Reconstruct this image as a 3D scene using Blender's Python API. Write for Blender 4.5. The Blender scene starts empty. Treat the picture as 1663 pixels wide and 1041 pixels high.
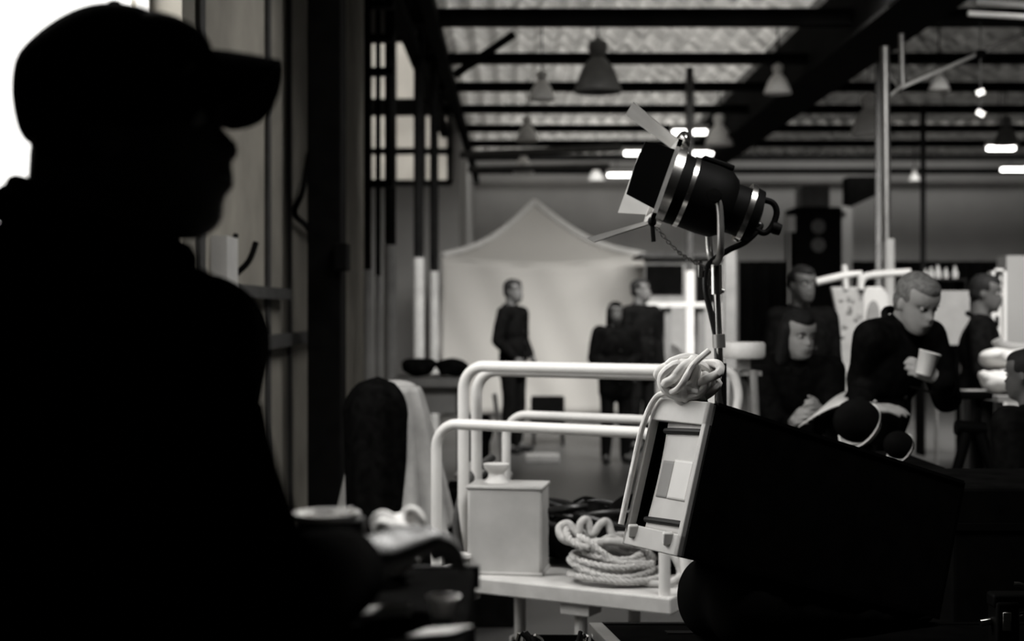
import bpy, bmesh, math, random
from mathutils import Vector as V, Matrix as Mx, noise as mnoise
from mathutils.bvhtree import BVHTree

random.seed(7)
PI = math.pi
sc = bpy.context.scene
C = sc.collection

# ------------------------------------------------------------------ camera
F = 2310.0                 # focal length in pixels of the 1663 px wide frame
CX, HY = 831.5, 504.0      # vertical centre line, horizon row
EYE = 1.44
cam_d = bpy.data.cameras.new('camera')
cam = bpy.data.objects.new('camera', cam_d)
C.objects.link(cam)
cam.location = (0, 0, EYE)
cam.rotation_euler = (PI / 2, 0, 0)
cam_d.sensor_width = 36.0
cam_d.lens = F * 36.0 / 1663.0
cam_d.shift_y = -(520.5 - HY) / 1663.0
cam_d.clip_start = 0.05
cam_d.clip_end = 200
cam_d.dof.use_dof = True
cam_d.dof.focus_distance = 3.2
cam_d.dof.aperture_fstop = 3.1
sc.camera = cam

# ------------------------------------------------------------------ world, light, exposure
w = bpy.data.worlds.new('World')
sc.world = w
w.use_nodes = True
bg = w.node_tree.nodes['Background']
bg.inputs[0].default_value = (1.0, 0.985, 0.955, 1)
bg.inputs[1].default_value = 3.0
sc.view_settings.view_transform = 'Standard'
sc.view_settings.look = 'None'
sc.view_settings.gamma = 1.0
sc.view_settings.use_curve_mapping = False
sc.view_settings.exposure = 0.0
sc.cycles.max_bounces = 6
sc.cycles.diffuse_bounces = 3
sc.cycles.transparent_max_bounces = 12
sc.cycles.use_denoising = True


def area(name, loc, target, sx, sy, power, col=(1, 0.982, 0.955), spread=180):
    d = bpy.data.lights.new(name, 'AREA')
    d.shape = 'RECTANGLE'
    d.size, d.size_y = sx, sy
    d.energy = power
    d.color = col
    d.spread = math.radians(spread)
    o = bpy.data.objects.new(name, d)
    C.objects.link(o)
    o.location = loc
    o.rotation_euler = (V(target) - V(loc)).to_track_quat('-Z', 'Y').to_euler()
    return o


# fill lights added under the roof to brighten the hall; daylight from the side window
area('fill_light_front', (1.6, 3.0, 4.2), (0.35, 5.3, 0.6), 1.6, 0.6, 22, spread=70)
area('fill_light_middle', (1.4, 12.0, 4.24), (1.2, 16.0, 0.6), 4.0, 1.2, 165, spread=84)
area('fill_light_far', (5.0, 26.4, 4.72), (5.0, 32.0, 3.3), 10.0, 0.25, 170)
area('fill_light_rear', (5.5, 12.6, 4.25), (5.5, 16.6, 0.6), 5.0, 0.8, 380, spread=84)
area('fill_light_right', (3.0, 6.4, 4.25), (2.7, 9.4, 0.9), 1.8, 0.8, 75, spread=84)
area('fill_light_left', (0.3, 7.2, 4.6), (-1.3, 6.7, 1.9), 0.6, 2.4, 24, spread=88)
area('side_daylight', (-2.6, 4.3, 3.6), (-0.2, 5.2, 1.0), 2.0, 2.0, 120)


def spot(name, loc, target, cone, power):
    d = bpy.data.lights.new(name, 'SPOT')
    d.energy, d.spot_size, d.spot_blend, d.shadow_soft_size = power, math.radians(cone), 0.7, 0.06
    d.color = (1, 0.982, 0.955)
    o = bpy.data.objects.new(name, d)
    C.objects.link(o)
    o.location = loc
    o.rotation_euler = (V(target) - V(loc)).to_track_quat('-Z', 'Y').to_euler()


# unseen fill spot, added to brighten the hand and the bench top
spot('bench_fill_spot', (0.9, 4.2, 4.3), (-0.09, 1.60, 1.15), 8.5, 1500)


# ------------------------------------------------------------------ helpers
def at(px, py, d):
    return V(((px - CX) / F * d, d, EYE - (py - HY) / F * d))


def pz(py, d):
    return EYE - (py - HY) / F * d


def px(p, d):
    return (p - CX) / F * d


def mat(name, col, rough=0.7, metal=0.0, var=0.15, scale=8.0, bump=0.0, bscale=60.0, spec=0.3):
    m = bpy.data.materials.new(name)
    m.use_nodes = True
    nt = m.node_tree
    b = nt.nodes['Principled BSDF']
    if isinstance(col, (int, float)):
        col = (col, col * 0.985, col * 0.96)
    tc = nt.nodes.new('ShaderNodeTexCoord')
    n = nt.nodes.new('ShaderNodeTexNoise')
    n.inputs['Scale'].default_value = scale
    n.inputs['Detail'].default_value = 5
    r = nt.nodes.new('ShaderNodeValToRGB')
    r.color_ramp.elements[0].position = 0.3
    r.color_ramp.elements[1].position = 0.7
    r.color_ramp.elements[0].color = tuple(max(0, c * (1 - var)) for c in col) + (1,)
    r.color_ramp.elements[1].color = tuple(min(1, c * (1 + var)) for c in col) + (1,)
    nt.links.new(tc.outputs['Object'], n.inputs['Vector'])
    nt.links.new(n.outputs['Fac'], r.inputs['Fac'])
    nt.links.new(r.outputs['Color'], b.inputs['Base Color'])
    b.inputs['Roughness'].default_value = rough
    b.inputs['Metallic'].default_value = metal
    b.inputs['Specular IOR Level'].default_value = spec
    if bump:
        n2 = nt.nodes.new('ShaderNodeTexNoise')
        n2.inputs['Scale'].default_value = bscale
        n2.inputs['Detail'].default_value = 4
        bp = nt.nodes.new('ShaderNodeBump')
        bp.inputs['Strength'].default_value = bump
        nt.links.new(tc.outputs['Object'], n2.inputs['Vector'])
        nt.links.new(n2.outputs['Fac'], bp.inputs['Height'])
        nt.links.new(bp.outputs['Normal'], b.inputs['Normal'])
    return m


def emit(name, col, s):
    m = bpy.data.materials.new(name)
    m.use_nodes = True
    nt = m.node_tree
    nt.nodes.remove(nt.nodes['Principled BSDF'])
    e = nt.nodes.new('ShaderNodeEmission')
    e.inputs[0].default_value = col + (1,)
    e.inputs[1].default_value = s
    nt.links.new(e.outputs[0], nt.nodes['Material Output'].inputs[0])
    return m


def sheet_mat(name, refl, trans, scale=(1, 1, 1), var=0.4):
    """thin sheet that lets part of the daylight through (roof sheets, frosted panes, tent cloth)"""
    m = bpy.data.materials.new(name)
    m.use_nodes = True
    nt = m.node_tree
    nt.nodes.remove(nt.nodes['Principled BSDF'])
    tc = nt.nodes.new('ShaderNodeTexCoord')
    mp = nt.nodes.new('ShaderNodeMapping')
    mp.inputs['Scale'].default_value = scale
    n = nt.nodes.new('ShaderNodeTexNoise')
    n.inputs['Scale'].default_value = 1.6
    n.inputs['Detail'].default_value = 4
    r = nt.nodes.new('ShaderNodeValToRGB')
    r.color_ramp.elements[0].position = 0.32
    r.color_ramp.elements[1].position = 0.68
    t0, t1 = trans * (1 - var), min(1, trans * (1 + var))
    r.color_ramp.elements[0].color = (t0, t0 * 0.975, t0 * 0.93, 1)
    r.color_ramp.elements[1].color = (t1, t1 * 0.975, t1 * 0.93, 1)
    tr = nt.nodes.new('ShaderNodeBsdfTranslucent')
    df = nt.nodes.new('ShaderNodeBsdfDiffuse')
    df.inputs[0].default_value = (refl, refl * 0.97, refl * 0.92, 1)
    ad = nt.nodes.new('ShaderNodeAddShader')
    nt.links.new(tc.outputs['Object'], mp.inputs[0])
    nt.links.new(mp.outputs[0], n.inputs['Vector'])
    nt.links.new(n.outputs['Fac'], r.inputs['Fac'])
    nt.links.new(r.outputs['Color'], tr.inputs[0])
    nt.links.new(tr.outputs[0], ad.inputs[0])
    nt.links.new(df.outputs[0], ad.inputs[1])
    nt.links.new(ad.outputs[0], nt.nodes['Material Output'].inputs[0])
    return m


def glass_mat(name, tint=0.95):
    m = bpy.data.materials.new(name)
    m.use_nodes = True
    nt = m.node_tree
    nt.nodes.remove(nt.nodes['Principled BSDF'])
    t = nt.nodes.new('ShaderNodeBsdfTransparent')
    t.inputs[0].default_value = (tint, tint, tint, 1)
    g = nt.nodes.new('ShaderNodeBsdfGlossy')
    g.inputs['Roughness'].default_value = 0.05
    mx = nt.nodes.new('ShaderNodeMixShader')
    mx.inputs[0].default_value = 0.06
    nt.links.new(t.outputs[0], mx.inputs[1])
    nt.links.new(g.outputs[0], mx.inputs[2])
    nt.links.new(mx.outputs[0], nt.nodes['Material Output'].inputs[0])
    return m


class MB:
    def __init__(s, T=None):
        s.v, s.f, s.T = [], [], T

    def add(s, vs, fs):
        n = len(s.v)
        if s.T is not None:
            vs = [s.T @ V(p) for p in vs]
        s.v += [V(p) for p in vs]
        s.f += [tuple(i + n for i in f) for f in fs]
        return s

    def box(s, c, size, R=None):
        c = V(c)
        hx, hy, hz = size[0] / 2, size[1] / 2, size[2] / 2
        vs = [V((x, y, z)) for z in (-hz, hz) for y in (-hy, hy) for x in (-hx, hx)]
        if R is not None:
            vs = [R @ p for p in vs]
        return s.add([c + p for p in vs], [(0, 2, 3, 1), (4, 5, 7, 6), (0, 1, 5, 4), (2, 6, 7, 3), (0, 4, 6, 2), (1, 3, 7, 5)])

    def bx(s, x0, x1, y0, y1, z0, z1):
        return s.box(((x0 + x1) / 2, (y0 + y1) / 2, (z0 + z1) / 2), (x1 - x0, y1 - y0, z1 - z0))

    def hexa(s, o, a, b, c):
        """box from corner o with edge vectors a, b, c"""
        o, a, b, c = V(o), V(a), V(b), V(c)
        vs = [o, o + a, o + b, o + a + b, o + c, o + a + c, o + b + c, o + a + b + c]
        fs = [(0, 2, 3, 1), (4, 5, 7, 6), (0, 1, 5, 4), (2, 6, 7, 3), (0, 4, 6, 2), (1, 3, 7, 5)]
        if a.cross(b).dot(c) < 0:
            fs = [tuple(reversed(f)) for f in fs]
        return s.add(vs, fs)

    def tube(s, path, r, n=12, closed=False):
        path = [V(p) for p in path]
        m = len(path)
        rr = r if isinstance(r, (list, tuple)) else [r] * m
        vs, fs = [], []
        ref = None
        for i, p in enumerate(path):
            if closed:
                t = path[(i + 1) % m] - path[i - 1]
            else:
                t = path[min(i + 1, m - 1)] - path[max(i - 1, 0)]
            if t.length < 1e-9:
                t = V((0, 0, 1))
            t.normalize()
            if ref is None:
                ref = t.orthogonal().normalized()
            ref = (ref - t * ref.dot(t))
            if ref.length < 1e-6:
                ref = t.orthogonal()
            ref.normalize()
            b = t.cross(ref)
            for k in range(n):
                a = 2 * PI * k / n
                vs.append(p + (ref * math.cos(a) + b * math.sin(a)) * rr[i])
        for i in range(m if closed else m - 1):
            j = (i + 1) % m
            for k in range(n):
                l = (k + 1) % n
                fs.append((i * n + k, i * n + l, j * n + l, j * n + k))
        if not closed:
            fs.append(tuple(reversed(range(n))))
            fs.append(tuple((m - 1) * n + k for k in range(n)))
        return s.add(vs, fs)

    def cyl(s, p0, p1, r0, r1=None, n=20):
        return s.tube([p0, p1], [r0, r0 if r1 is None else r1], n)

    def lathe(s, prof, o=(0, 0, 0), axis=(0, 0, 1), n=32, closed=False):
        """profile of (r, h); r 0 at an end closes it"""
        o, ax = V(o), V(axis).normalized()
        e1 = ax.orthogonal().normalized()
        e2 = ax.cross(e1)
        vs, fs, m = [], [], len(prof)
        for r, h in prof:
            for k in range(n):
                a = 2 * PI * k / n
                vs.append(o + ax * h + (e1 * math.cos(a) + e2 * math.sin(a)) * max(r, 1e-5))
        for i in range(m if closed else m - 1):
            j = (i + 1) % m
            for k in range(n):
                l = (k + 1) % n
                fs.append((i * n + k, i * n + l, j * n + l, j * n + k))
        if not closed:
            fs.append(tuple(reversed(range(n))))
            fs.append(tuple((m - 1) * n + k for k in range(n)))
        return s.add(vs, fs)

    def ell(s, c, r, R=None, nu=20, nv=12):
        c = V(c)
        vs, fs = [], []
        for i in range(1, nv):
            th = PI * i / nv
            for k in range(nu):
                a = 2 * PI * k / nu
                p = V((r[0] * math.sin(th) * math.cos(a), r[1] * math.sin(th) * math.sin(a), r[2] * math.cos(th)))
                vs.append(c + (R @ p if R is not None else p))
        top, bot = V((0, 0, r[2])), V((0, 0, -r[2]))
        vs.append(c + (R @ top if R is not None else top))
        vs.append(c + (R @ bot if R is not None else bot))
        for i in range(nv - 2):
            for k in range(nu):
                l = (k + 1) % nu
                fs.append((i * nu + k, (i + 1) * nu + k, (i + 1) * nu + l, i * nu + l))
        t, b = (nv - 1) * nu, (nv - 1) * nu + 1
        for k in range(nu):
            l = (k + 1) % nu
            fs.append((t, k, l))
            fs.append((b, (nv - 2) * nu + l, (nv - 2) * nu + k))
        return s.add(vs, fs)

    def cap(s, p0, p1, r0, r1=None, n=16):
        """tapered limb with rounded ends"""
        p0, p1 = V(p0), V(p1)
        r1 = r0 if r1 is None else r1
        d = p1 - p0
        if d.length < 1e-6:
            return s.ell(p0, (r0, r0, r0))
        t = d.normalized()
        path, rr = [], []
        for i in range(5):
            a = PI / 2 * i / 4
            path.append(p0 - t * r0 * math.cos(a)); rr.append(max(r0 * math.sin(a), 1e-4))
        for i in range(5):
            a = PI / 2 * (4 - i) / 4
            path.append(p1 + t * r1 * math.cos(a)); rr.append(max(r1 * math.sin(a), 1e-4))
        ref = t.orthogonal().normalized(); b = t.cross(ref)
        vs, fs, m = [], [], len(path)
        for p, r in zip(path, rr):
            for k in range(n):
                a = 2 * PI * k / n
                vs.append(p + (ref * math.cos(a) + b * math.sin(a)) * r)
        for i in range(m - 1):
            for k in range(n):
                l = (k + 1) % n
                fs.append((i * n + k, i * n + l, (i + 1) * n + l, (i + 1) * n + k))
        fs.append(tuple(reversed(range(n)))); fs.append(tuple((m - 1) * n + k for k in range(n)))
        return s.add(vs, fs)

    def limb(s, pts, rs):
        for i in range(len(pts) - 1):
            s.cap(pts[i], pts[i + 1], rs[i], rs[i + 1])
        return s

    def loft(s, rings):
        n = len(rings[0])
        vs = [p for r in rings for p in r]
        fs = []
        for i in range(len(rings) - 1):
            for k in range(n):
                l = (k + 1) % n
                fs.append((i * n + k, i * n + l, (i + 1) * n + l, (i + 1) * n + k))
        fs.append(tuple(reversed(range(n)))); fs.append(tuple((len(rings) - 1) * n + k for k in range(n)))
        return s.add(vs, fs)

    def grid(s, fn, nu, nv):
        vs = [fn(i / nu, j / nv) for j in range(nv + 1) for i in range(nu + 1)]
        fs = [(j * (nu + 1) + i, j * (nu + 1) + i + 1, (j + 1) * (nu + 1) + i + 1, (j + 1) * (nu + 1) + i)
              for j in range(nv) for i in range(nu)]
        return s.add(vs, fs)

    def prism(s, poly, o, ex, ey, depth):
        """polygon (u, v) in the plane o + u ex + v ey, extruded along depth vector"""
        o, ex, ey, dv = V(o), V(ex), V(ey), V(depth)
        n = len(poly)
        a = [o + ex * u + ey * q for u, q in poly]
        vs = a + [p + dv for p in a]
        fs = [tuple(range(n)), tuple(reversed(range(n, 2 * n)))]
        for k in range(n):
            l = (k + 1) % n
            fs.append((l, k, k + n, l + n))
        return s.add(vs, fs)


WORLD = {}     # world origin of every object


def put(name, me, m, parent=None):
    o = bpy.data.objects.new(name, me)
    C.objects.link(o)
    if m is not None:
        me.materials.clear()
        me.materials.append(m)
    vs = me.vertices
    if len(vs):
        lo = V((min(v.co.x for v in vs), min(v.co.y for v in vs), min(v.co.z for v in vs)))
        hi = V((max(v.co.x for v in vs), max(v.co.y for v in vs), max(v.co.z for v in vs)))
        c = V(((lo.x + hi.x) / 2, (lo.y + hi.y) / 2, lo.z))
    else:
        c = V((0, 0, 0))
    me.transform(Mx.Translation(-c))
    WORLD[o] = c
    if parent is not None:
        o.parent = parent
        o.location = c - WORLD[parent]
    else:
        o.location = c
    return o


def build(name, mb, m, parent=None, smooth=True, bevel=0.0, solid=0.0, sub=0, angle=40):
    me = bpy.data.meshes.new(name)
    me.from_pydata([tuple(p) for p in mb.v], [], mb.f)
    bm = bmesh.new()
    bm.from_mesh(me)
    bmesh.ops.recalc_face_normals(bm, faces=bm.faces)
    bm.to_mesh(me)
    bm.free()
    o = put(name, me, m, parent)
    if solid:
        md = o.modifiers.new('solid', 'SOLIDIFY'); md.thickness = solid; md.offset = 0
    if bevel:
        md = o.modifiers.new('bevel', 'BEVEL'); md.width = bevel; md.segments = 2; md.limit_method = 'ANGLE'
        md.angle_limit = math.radians(35)
    if sub:
        md = o.modifiers.new('sub', 'SUBSURF'); md.levels = sub; md.render_levels = sub
    if smooth:
        me.polygons.foreach_set('use_smooth', [True] * len(me.polygons))
        me.set_sharp_from_angle(angle=math.radians(angle))
    return o


def blob(name, mb, voxel, m, parent=None, it=4, fac=0.5, wrinkle=0.0, wscale=6.0):
    """one continuous skin over overlapping pieces"""
    me = bpy.data.meshes.new(name + '_raw')
    me.from_pydata([tuple(p) for p in mb.v], [], mb.f)
    bm = bmesh.new(); bm.from_mesh(me)
    bmesh.ops.recalc_face_normals(bm, faces=bm.faces)
    bm.to_mesh(me); bm.free()
    o = bpy.data.objects.new('raw', me)
    C.objects.link(o)
    r = o.modifiers.new('r', 'REMESH'); r.mode = 'VOXEL'; r.voxel_size = voxel
    if it:
        sm = o.modifiers.new('s', 'SMOOTH'); sm.factor = fac; sm.iterations = it
    dg = bpy.context.evaluated_depsgraph_get()
    m2 = bpy.data.meshes.new_from_object(o.evaluated_get(dg))
    bpy.data.objects.remove(o)
    m2.name = name
    if wrinkle:
        for v in m2.vertices:
            p = v.co * wscale
            v.co += v.normal * (mnoise.noise(V((p.x, p.y, p.z * 0.6))) * wrinkle)
    ob = put(name, m2, m, parent)
    m2.polygons.foreach_set('use_smooth', [True] * len(m2.polygons))
    return ob


def tag(o, label, cat, group=None, kind=None):
    if label: o['label'] = label
    if cat: o['category'] = cat
    if group: o['group'] = group
    if kind: o['kind'] = kind
    return o


def thing(name, label, cat, loc, group=None):
    o = bpy.data.objects.new(name, None)
    o.empty_display_size = 0.05
    C.objects.link(o)
    o.location = loc
    WORLD[o] = V(loc)
    return tag(o, label, cat, group)


def struct(name, mb, m, parent=None, **k):
    k.setdefault('smooth', False)
    o = build(name, mb, m, parent, **k)
    if parent is None:
        o['kind'] = 'structure'
    return o


def arc(c, r, a0, a1, ex, ey, n=8):
    c, ex, ey = V(c), V(ex), V(ey)
    return [c + ex * (r * math.cos(a0 + (a1 - a0) * i / n)) + ey * (r * math.sin(a0 + (a1 - a0) * i / n)) for i in range(n + 1)]


def smooth_path(pts, n=10):
    """Catmull-Rom through the points"""
    pts = [V(p) for p in pts]
    out = []
    for i in range(len(pts) - 1):
        p0 = pts[max(i - 1, 0)]; p1 = pts[i]; p2 = pts[i + 1]; p3 = pts[min(i + 2, len(pts) - 1)]
        for k in range(n):
            t = k / n
            out.append(0.5 * ((2 * p1) + (p2 - p0) * t + (2 * p0 - 5 * p1 + 4 * p2 - p3) * t * t + (3 * p1 - p0 - 3 * p2 + p3) * t ** 3))
    out.append(pts[-1])
    return out


def rope_mesh(path, r, strands=3, pitch=0.05, n=6, mb=None):
    """laid rope: strands twisted about the path"""
    mb = mb or MB()
    path = [V(p) for p in path]
    fine = [path[0]]
    step = pitch / 8
    for a, b in zip(path, path[1:]):
        k = max(1, int((b - a).length / step))
        for i in range(1, k + 1):
            fine.append(a.lerp(b, i / k))
    ref = None
    frames, L = [], 0.0
    for i, p in enumerate(fine):
        t = (fine[min(i + 1, len(fine) - 1)] - fine[max(i - 1, 0)])
        t = t.normalized() if t.length > 1e-9 else V((0, 0, 1))
        if ref is None: ref = t.orthogonal().normalized()
        ref = ref - t * ref.dot(t)
        ref = ref.normalized() if ref.length > 1e-6 else t.orthogonal().normalized()
        if i: L += (p - fine[i - 1]).length
        frames.append((p, ref.copy(), t.cross(ref), L))
    for k in range(strands):
        pts = []
        for p, e1, e2, l in frames:
            a = 2 * PI * (l / pitch + k / strands)
            pts.append(p + (e1 * math.cos(a) + e2 * math.sin(a)) * r * 0.52)
        mb.tube(pts, r * 0.56, n)
    return mb


# ------------------------------------------------------------------ materials
M_wall = mat('aged_plaster', (0.30, 0.282, 0.245), 0.85, var=0.2, scale=2.5, bump=0.15)
M_wall_far = mat('grey_wall_paint', 0.38, 0.85, var=0.08, scale=1.2)
M_floor = mat('worn_concrete', 0.05, 0.42, var=0.2, scale=1.5, bump=0.06, spec=0.5)
M_dark_steel = mat('dark_painted_steel', 0.007, 0.7, var=0.3, spec=0.04)
M_beam = mat('roof_steel', 0.006, 0.85, var=0.3, scale=3, spec=0.02)
M_roof_dark = mat('roof_boards', (0.03, 0.027, 0.022), 0.8, var=0.4, scale=2)
M_roof = sheet_mat('roof_sheets', 0.15, 0.13, (0.8, 2.2, 1), 0.55)
M_roof_dim = sheet_mat('dark_roof_sheets', 0.06, 0.02, (0.8, 2.2, 1), 0.7)  # denser, darker tone than the other roof sheets
M_pane = sheet_mat('frosted_pane', 0.3, 0.45, (1, 1, 1), 0.12)
M_glass = glass_mat('window_glass')
M_frame = mat('window_frame_paint', 0.05, 0.6)
M_white = mat('white_paint', 0.62, 0.45, var=0.06)
M_rail = mat('enamelled_tube', 0.66, 0.38, var=0.05, spec=0.4)
M_deck = mat('deck_paint', 0.50, 0.55, var=0.12, scale=14)
M_can = mat('galvanised_tin', 0.42, 0.55, var=0.10, scale=9, spec=0.35)
M_rope = mat('cotton_rope', 0.82, 0.9, var=0.12, scale=40)
M_rope2 = mat('sisal_rope', 0.44, 0.9, var=0.18, scale=40)
M_black = mat('black_vinyl', 0.004, 0.9, var=0.3, scale=14, bump=0.1, spec=0.0)
M_blackgl = mat('black_enamel', 0.003, 0.6, var=0.2, spec=0.05)
M_cloth_dk = mat('black_wool', 0.0045, 0.95, var=0.4, scale=25, spec=0.0)
M_cloth_dk2 = mat('charcoal_cloth', 0.010, 0.95, var=0.4, scale=25, spec=0.0)
M_cap = mat('dark_cap_cotton', 0.008, 0.95, var=0.3, scale=30, spec=0.05)
M_trouser = mat('dark_trousers', 0.006, 0.95, var=0.3, scale=20, spec=0.0)
M_shoe = mat('dark_leather', 0.01, 0.6, spec=0.2)
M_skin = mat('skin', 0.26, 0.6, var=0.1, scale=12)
M_skin_shaded = mat('shaded_skin', 0.07, 0.55, var=0.12, scale=14, bump=0.08, bscale=90)  # skin darkened in its colour to stand for backlit faces
M_hair = mat('dark_hair', 0.008, 0.7, var=0.4, scale=50, spec=0.15)
M_hair_gr = mat('grey_hair', 0.12, 0.7, var=0.4, scale=60)
M_eye = mat('eye', 0.3, 0.3)
M_iris = mat('iris', 0.01, 0.2)
M_lips = mat('lips', 0.12, 0.5)
M_button = mat('coat_button', 0.02, 0.4, spec=0.2)
M_cloth_pl = mat('pale_canvas', 0.40, 0.9, var=0.15, scale=10)
M_lining = mat('pale_lining', 0.56, 0.6, var=0.08, scale=12)
M_bright = mat('polished_lamp_reflector', 0.85, 0.18, 0.9, var=0.05)
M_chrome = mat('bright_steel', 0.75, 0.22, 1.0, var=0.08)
M_steel = mat('dull_steel', 0.40, 0.4, 0.9, var=0.15)
M_silver = mat('silver_painted_metal', 0.55, 0.42, 0.5, var=0.12)
M_shade = mat('enamel_shade', 0.62, 0.4, var=0.06)
M_shade_dk = mat('dark_lamp_shade', 0.10, 0.6, var=0.2)  # darker tone than the enamel lamp shades
M_tent = sheet_mat('tent_cloth', 0.52, 0.10, (0.8, 0.8, 0.8), 0.15)
M_offwhite = mat('old_white_paint', 0.36, 0.6, var=0.12)
M_midgrey = mat('mid_grey_paint', 0.12, 0.75, var=0.15)
M_grey = mat('grey_board', 0.26, 0.8, var=0.1)
M_greydk = mat('dark_grey_paint', 0.06, 0.75, var=0.2)
M_paper = mat('paper', 0.6, 0.8, var=0.08, scale=6)
M_tube = emit('fluorescent_tube', (1, 0.98, 0.94), 9.0)
M_bulb = mat('opal_bulb', 0.8, 0.3)
M_tape = mat('black_tape', 0.012, 0.35, spec=0.4)
M_plastic = mat('clear_plastic_core', 0.55, 0.22, var=0.05, spec=0.6)
M_wood = mat('weathered_wood', 0.18, 0.8, var=0.25, scale=6)

# ------------------------------------------------------------------ setting
ZB = 4.34       # underside of the roof beams
struct('floor', MB().bx(-2.95, 12.2, -3.2, 32.3, -0.2, 0.0), M_floor)
LX = -1.30      # inner face of the near left wall
WY0, WY1, WZ0, WZ1 = 2.5, 5.60, 1.30, 3.75
mb = MB()
mb.bx(LX - 0.2, LX, -3.0, WY0, 0, 6.2)
mb.bx(LX - 0.2, LX, WY1, 12.6, 0, 6.2)
mb.bx(LX - 0.2, LX, WY0, WY1, 0, WZ0)
mb.bx(LX - 0.2, LX, WY0, WY1, WZ1, 6.2)
struct('wall_left', mb, M_wall)
mb = MB().bx(-2.95, LX - 0.2, 12.4, 12.6, 0, 6.2)
struct('wall_left_return', mb, M_wall)
struct('wall_left_bay', MB().bx(-2.95, -2.8, 12.6, 22.5, 0, 6.2), M_wall)
# end wall of the left bay with high windows
D2 = 22.5
wz0, wz1 = pz(298, D2), 5.75
wx0, wx1 = -2.6, px(733, D2)
mb = MB()
mb.bx(-2.95, wx0, D2, D2 + 0.2, 0, 6.2)
mb.bx(wx0, wx1, D2, D2 + 0.2, 0, wz0)
mb.bx(wx0, wx1, D2, D2 + 0.2, wz1, 6.2)
mb.bx(wx1, px(745, D2), D2, D2 + 0.2, 0, 6.2)
struct('wall_bay_end', mb, M_wall_far)
struct('wall_bay_side', MB().bx(px(745, D2) - 0.15, px(745, D2), D2 + 0.2, 32.2, 0, 6.2), M_wall_far)
struct('wall_back', MB().bx(px(745, D2) - 0.1, 12.2, 32.0, 32.25, 0, 5.6), M_wall_far)
struct('wall_right', MB().bx(12.0, 12.25, -3.2, 32.2, 0, 5.6), M_wall_far)
struct('wall_camera_side', MB().bx(-1.5, 12.2, -3.3, -3.1, 0, 6.2), M_roof_dark)  # unseen wall, kept dark so it throws no fill on the foreground
# roof: boarded over the camera, translucent sheets further in, darker ones to the right
ZR = 4.95
mb = MB().bx(-1.5, 12.2, -3.2, 13.0, ZR - 0.25, ZR)  # unseen roof closed with boards to keep the foreground dark
struct('ceiling_boarded', mb, M_roof_dark)
mb = MB().grid(lambda u, v: V((-1.02 + 4.5 * u, 13.0 + 19.2 * v, ZR + 0.05 * math.cos(u * 2 * PI * 16))), 256, 6)
struct('ceiling', mb, M_roof)
mb = MB().grid(lambda u, v: V((3.48 + 8.8 * u, 13.0 + 19.2 * v, ZR + 0.05 * math.cos(u * 2 * PI * 31))), 300, 6)
struct('ceiling_right', mb, M_roof_dim)
mb = MB().bx(-2.95, -1.02, 12.4, 22.7, 6.2, 6.4)
struct('ceiling_bay', mb, M_roof_dark)
struct('ceiling_bay_edge', MB().bx(-1.06, -1.0, 12.4, 22.7, ZR - 0.05, 6.2), M_roof_dark)

# near window: bright daylight
t = thing('window_1', None, None, (LX - 0.1, (WY0 + WY1) / 2, WZ0)); t['kind'] = 'structure'
mb = MB()
for y in (WY0 + 0.02, WY1 - 0.02):
    mb.bx(LX - 0.17, LX - 0.12, y - 0.02, y + 0.02, WZ0, WZ1)
for z in (WZ0 + 0.03, WZ1 - 0.03):
    mb.bx(LX - 0.17, LX - 0.09, WY0, WY1, z - 0.03, z + 0.03)
build('frame', mb, M_white, t, smooth=False)
build('pane', MB().bx(LX - 0.135, LX - 0.125, WY0 + 0.05, WY1 - 0.05, WZ0 + 0.05, WZ1 - 0.05), M_glass, t, smooth=False)
# high windows in the end wall of the bay
t = thing('window_2', None, None, ((wx0 + wx1) / 2, D2 + 0.1, wz0)); t['kind'] = 'structure'
mb = MB()
for p in (598, 638, 686, 731):
    x = px(p, D2)
    mb.bx(x - 0.05, x + 0.05, D2 + 0.0, D2 + 0.12, wz0, wz1)
for q in (62, 165, 182, 245, 297):
    z = pz(q, D2)
    mb.bx(wx0, wx1, D2 + 0.0, D2 + 0.12, z - 0.05, z + 0.05)
mb.bx(wx0, wx1, D2 + 0.02, D2 + 0.10, pz(180, D2), pz(165, D2))
build('frame', mb, M_greydk, t, smooth=False)
build('pane', MB().bx(wx0, wx1, D2 + 0.13, D2 + 0.14, wz0, wz1), M_pane, t, smooth=False)

# wall battens and cable trunking on the near left wall
n_trim = 0
def trim(mb, m, **k):
    global n_trim
    n_trim += 1
    return struct('trim_%d' % n_trim, mb, m, **k)
def lw(p):              # distance at which the left wall shows at picture column p
    return LX * F / (p - CX)
for p, wd, m in ((322, 0.05, M_greydk), (432, 0.05, M_greydk), (468, 0.03, M_greydk)):
    y = lw(p)
    trim(MB().bx(LX, LX + 0.02, y - wd, y + wd, 0, 6.2), m)
y = lw(352)
trim(MB().bx(LX, LX + 0.07, y - 0.12, y + 0.12, 0, pz(385, y)), M_white)
trim(MB().bx(LX, LX + 0.06, lw(330), lw(455), 1.44 + 0.06, 1.44 + 0.12), M_greydk)
trim(MB().bx(LX, LX + 0.06, lw(345), lw(520), 1.44 - 0.20, 1.44 - 0.13), M_greydk)

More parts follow.
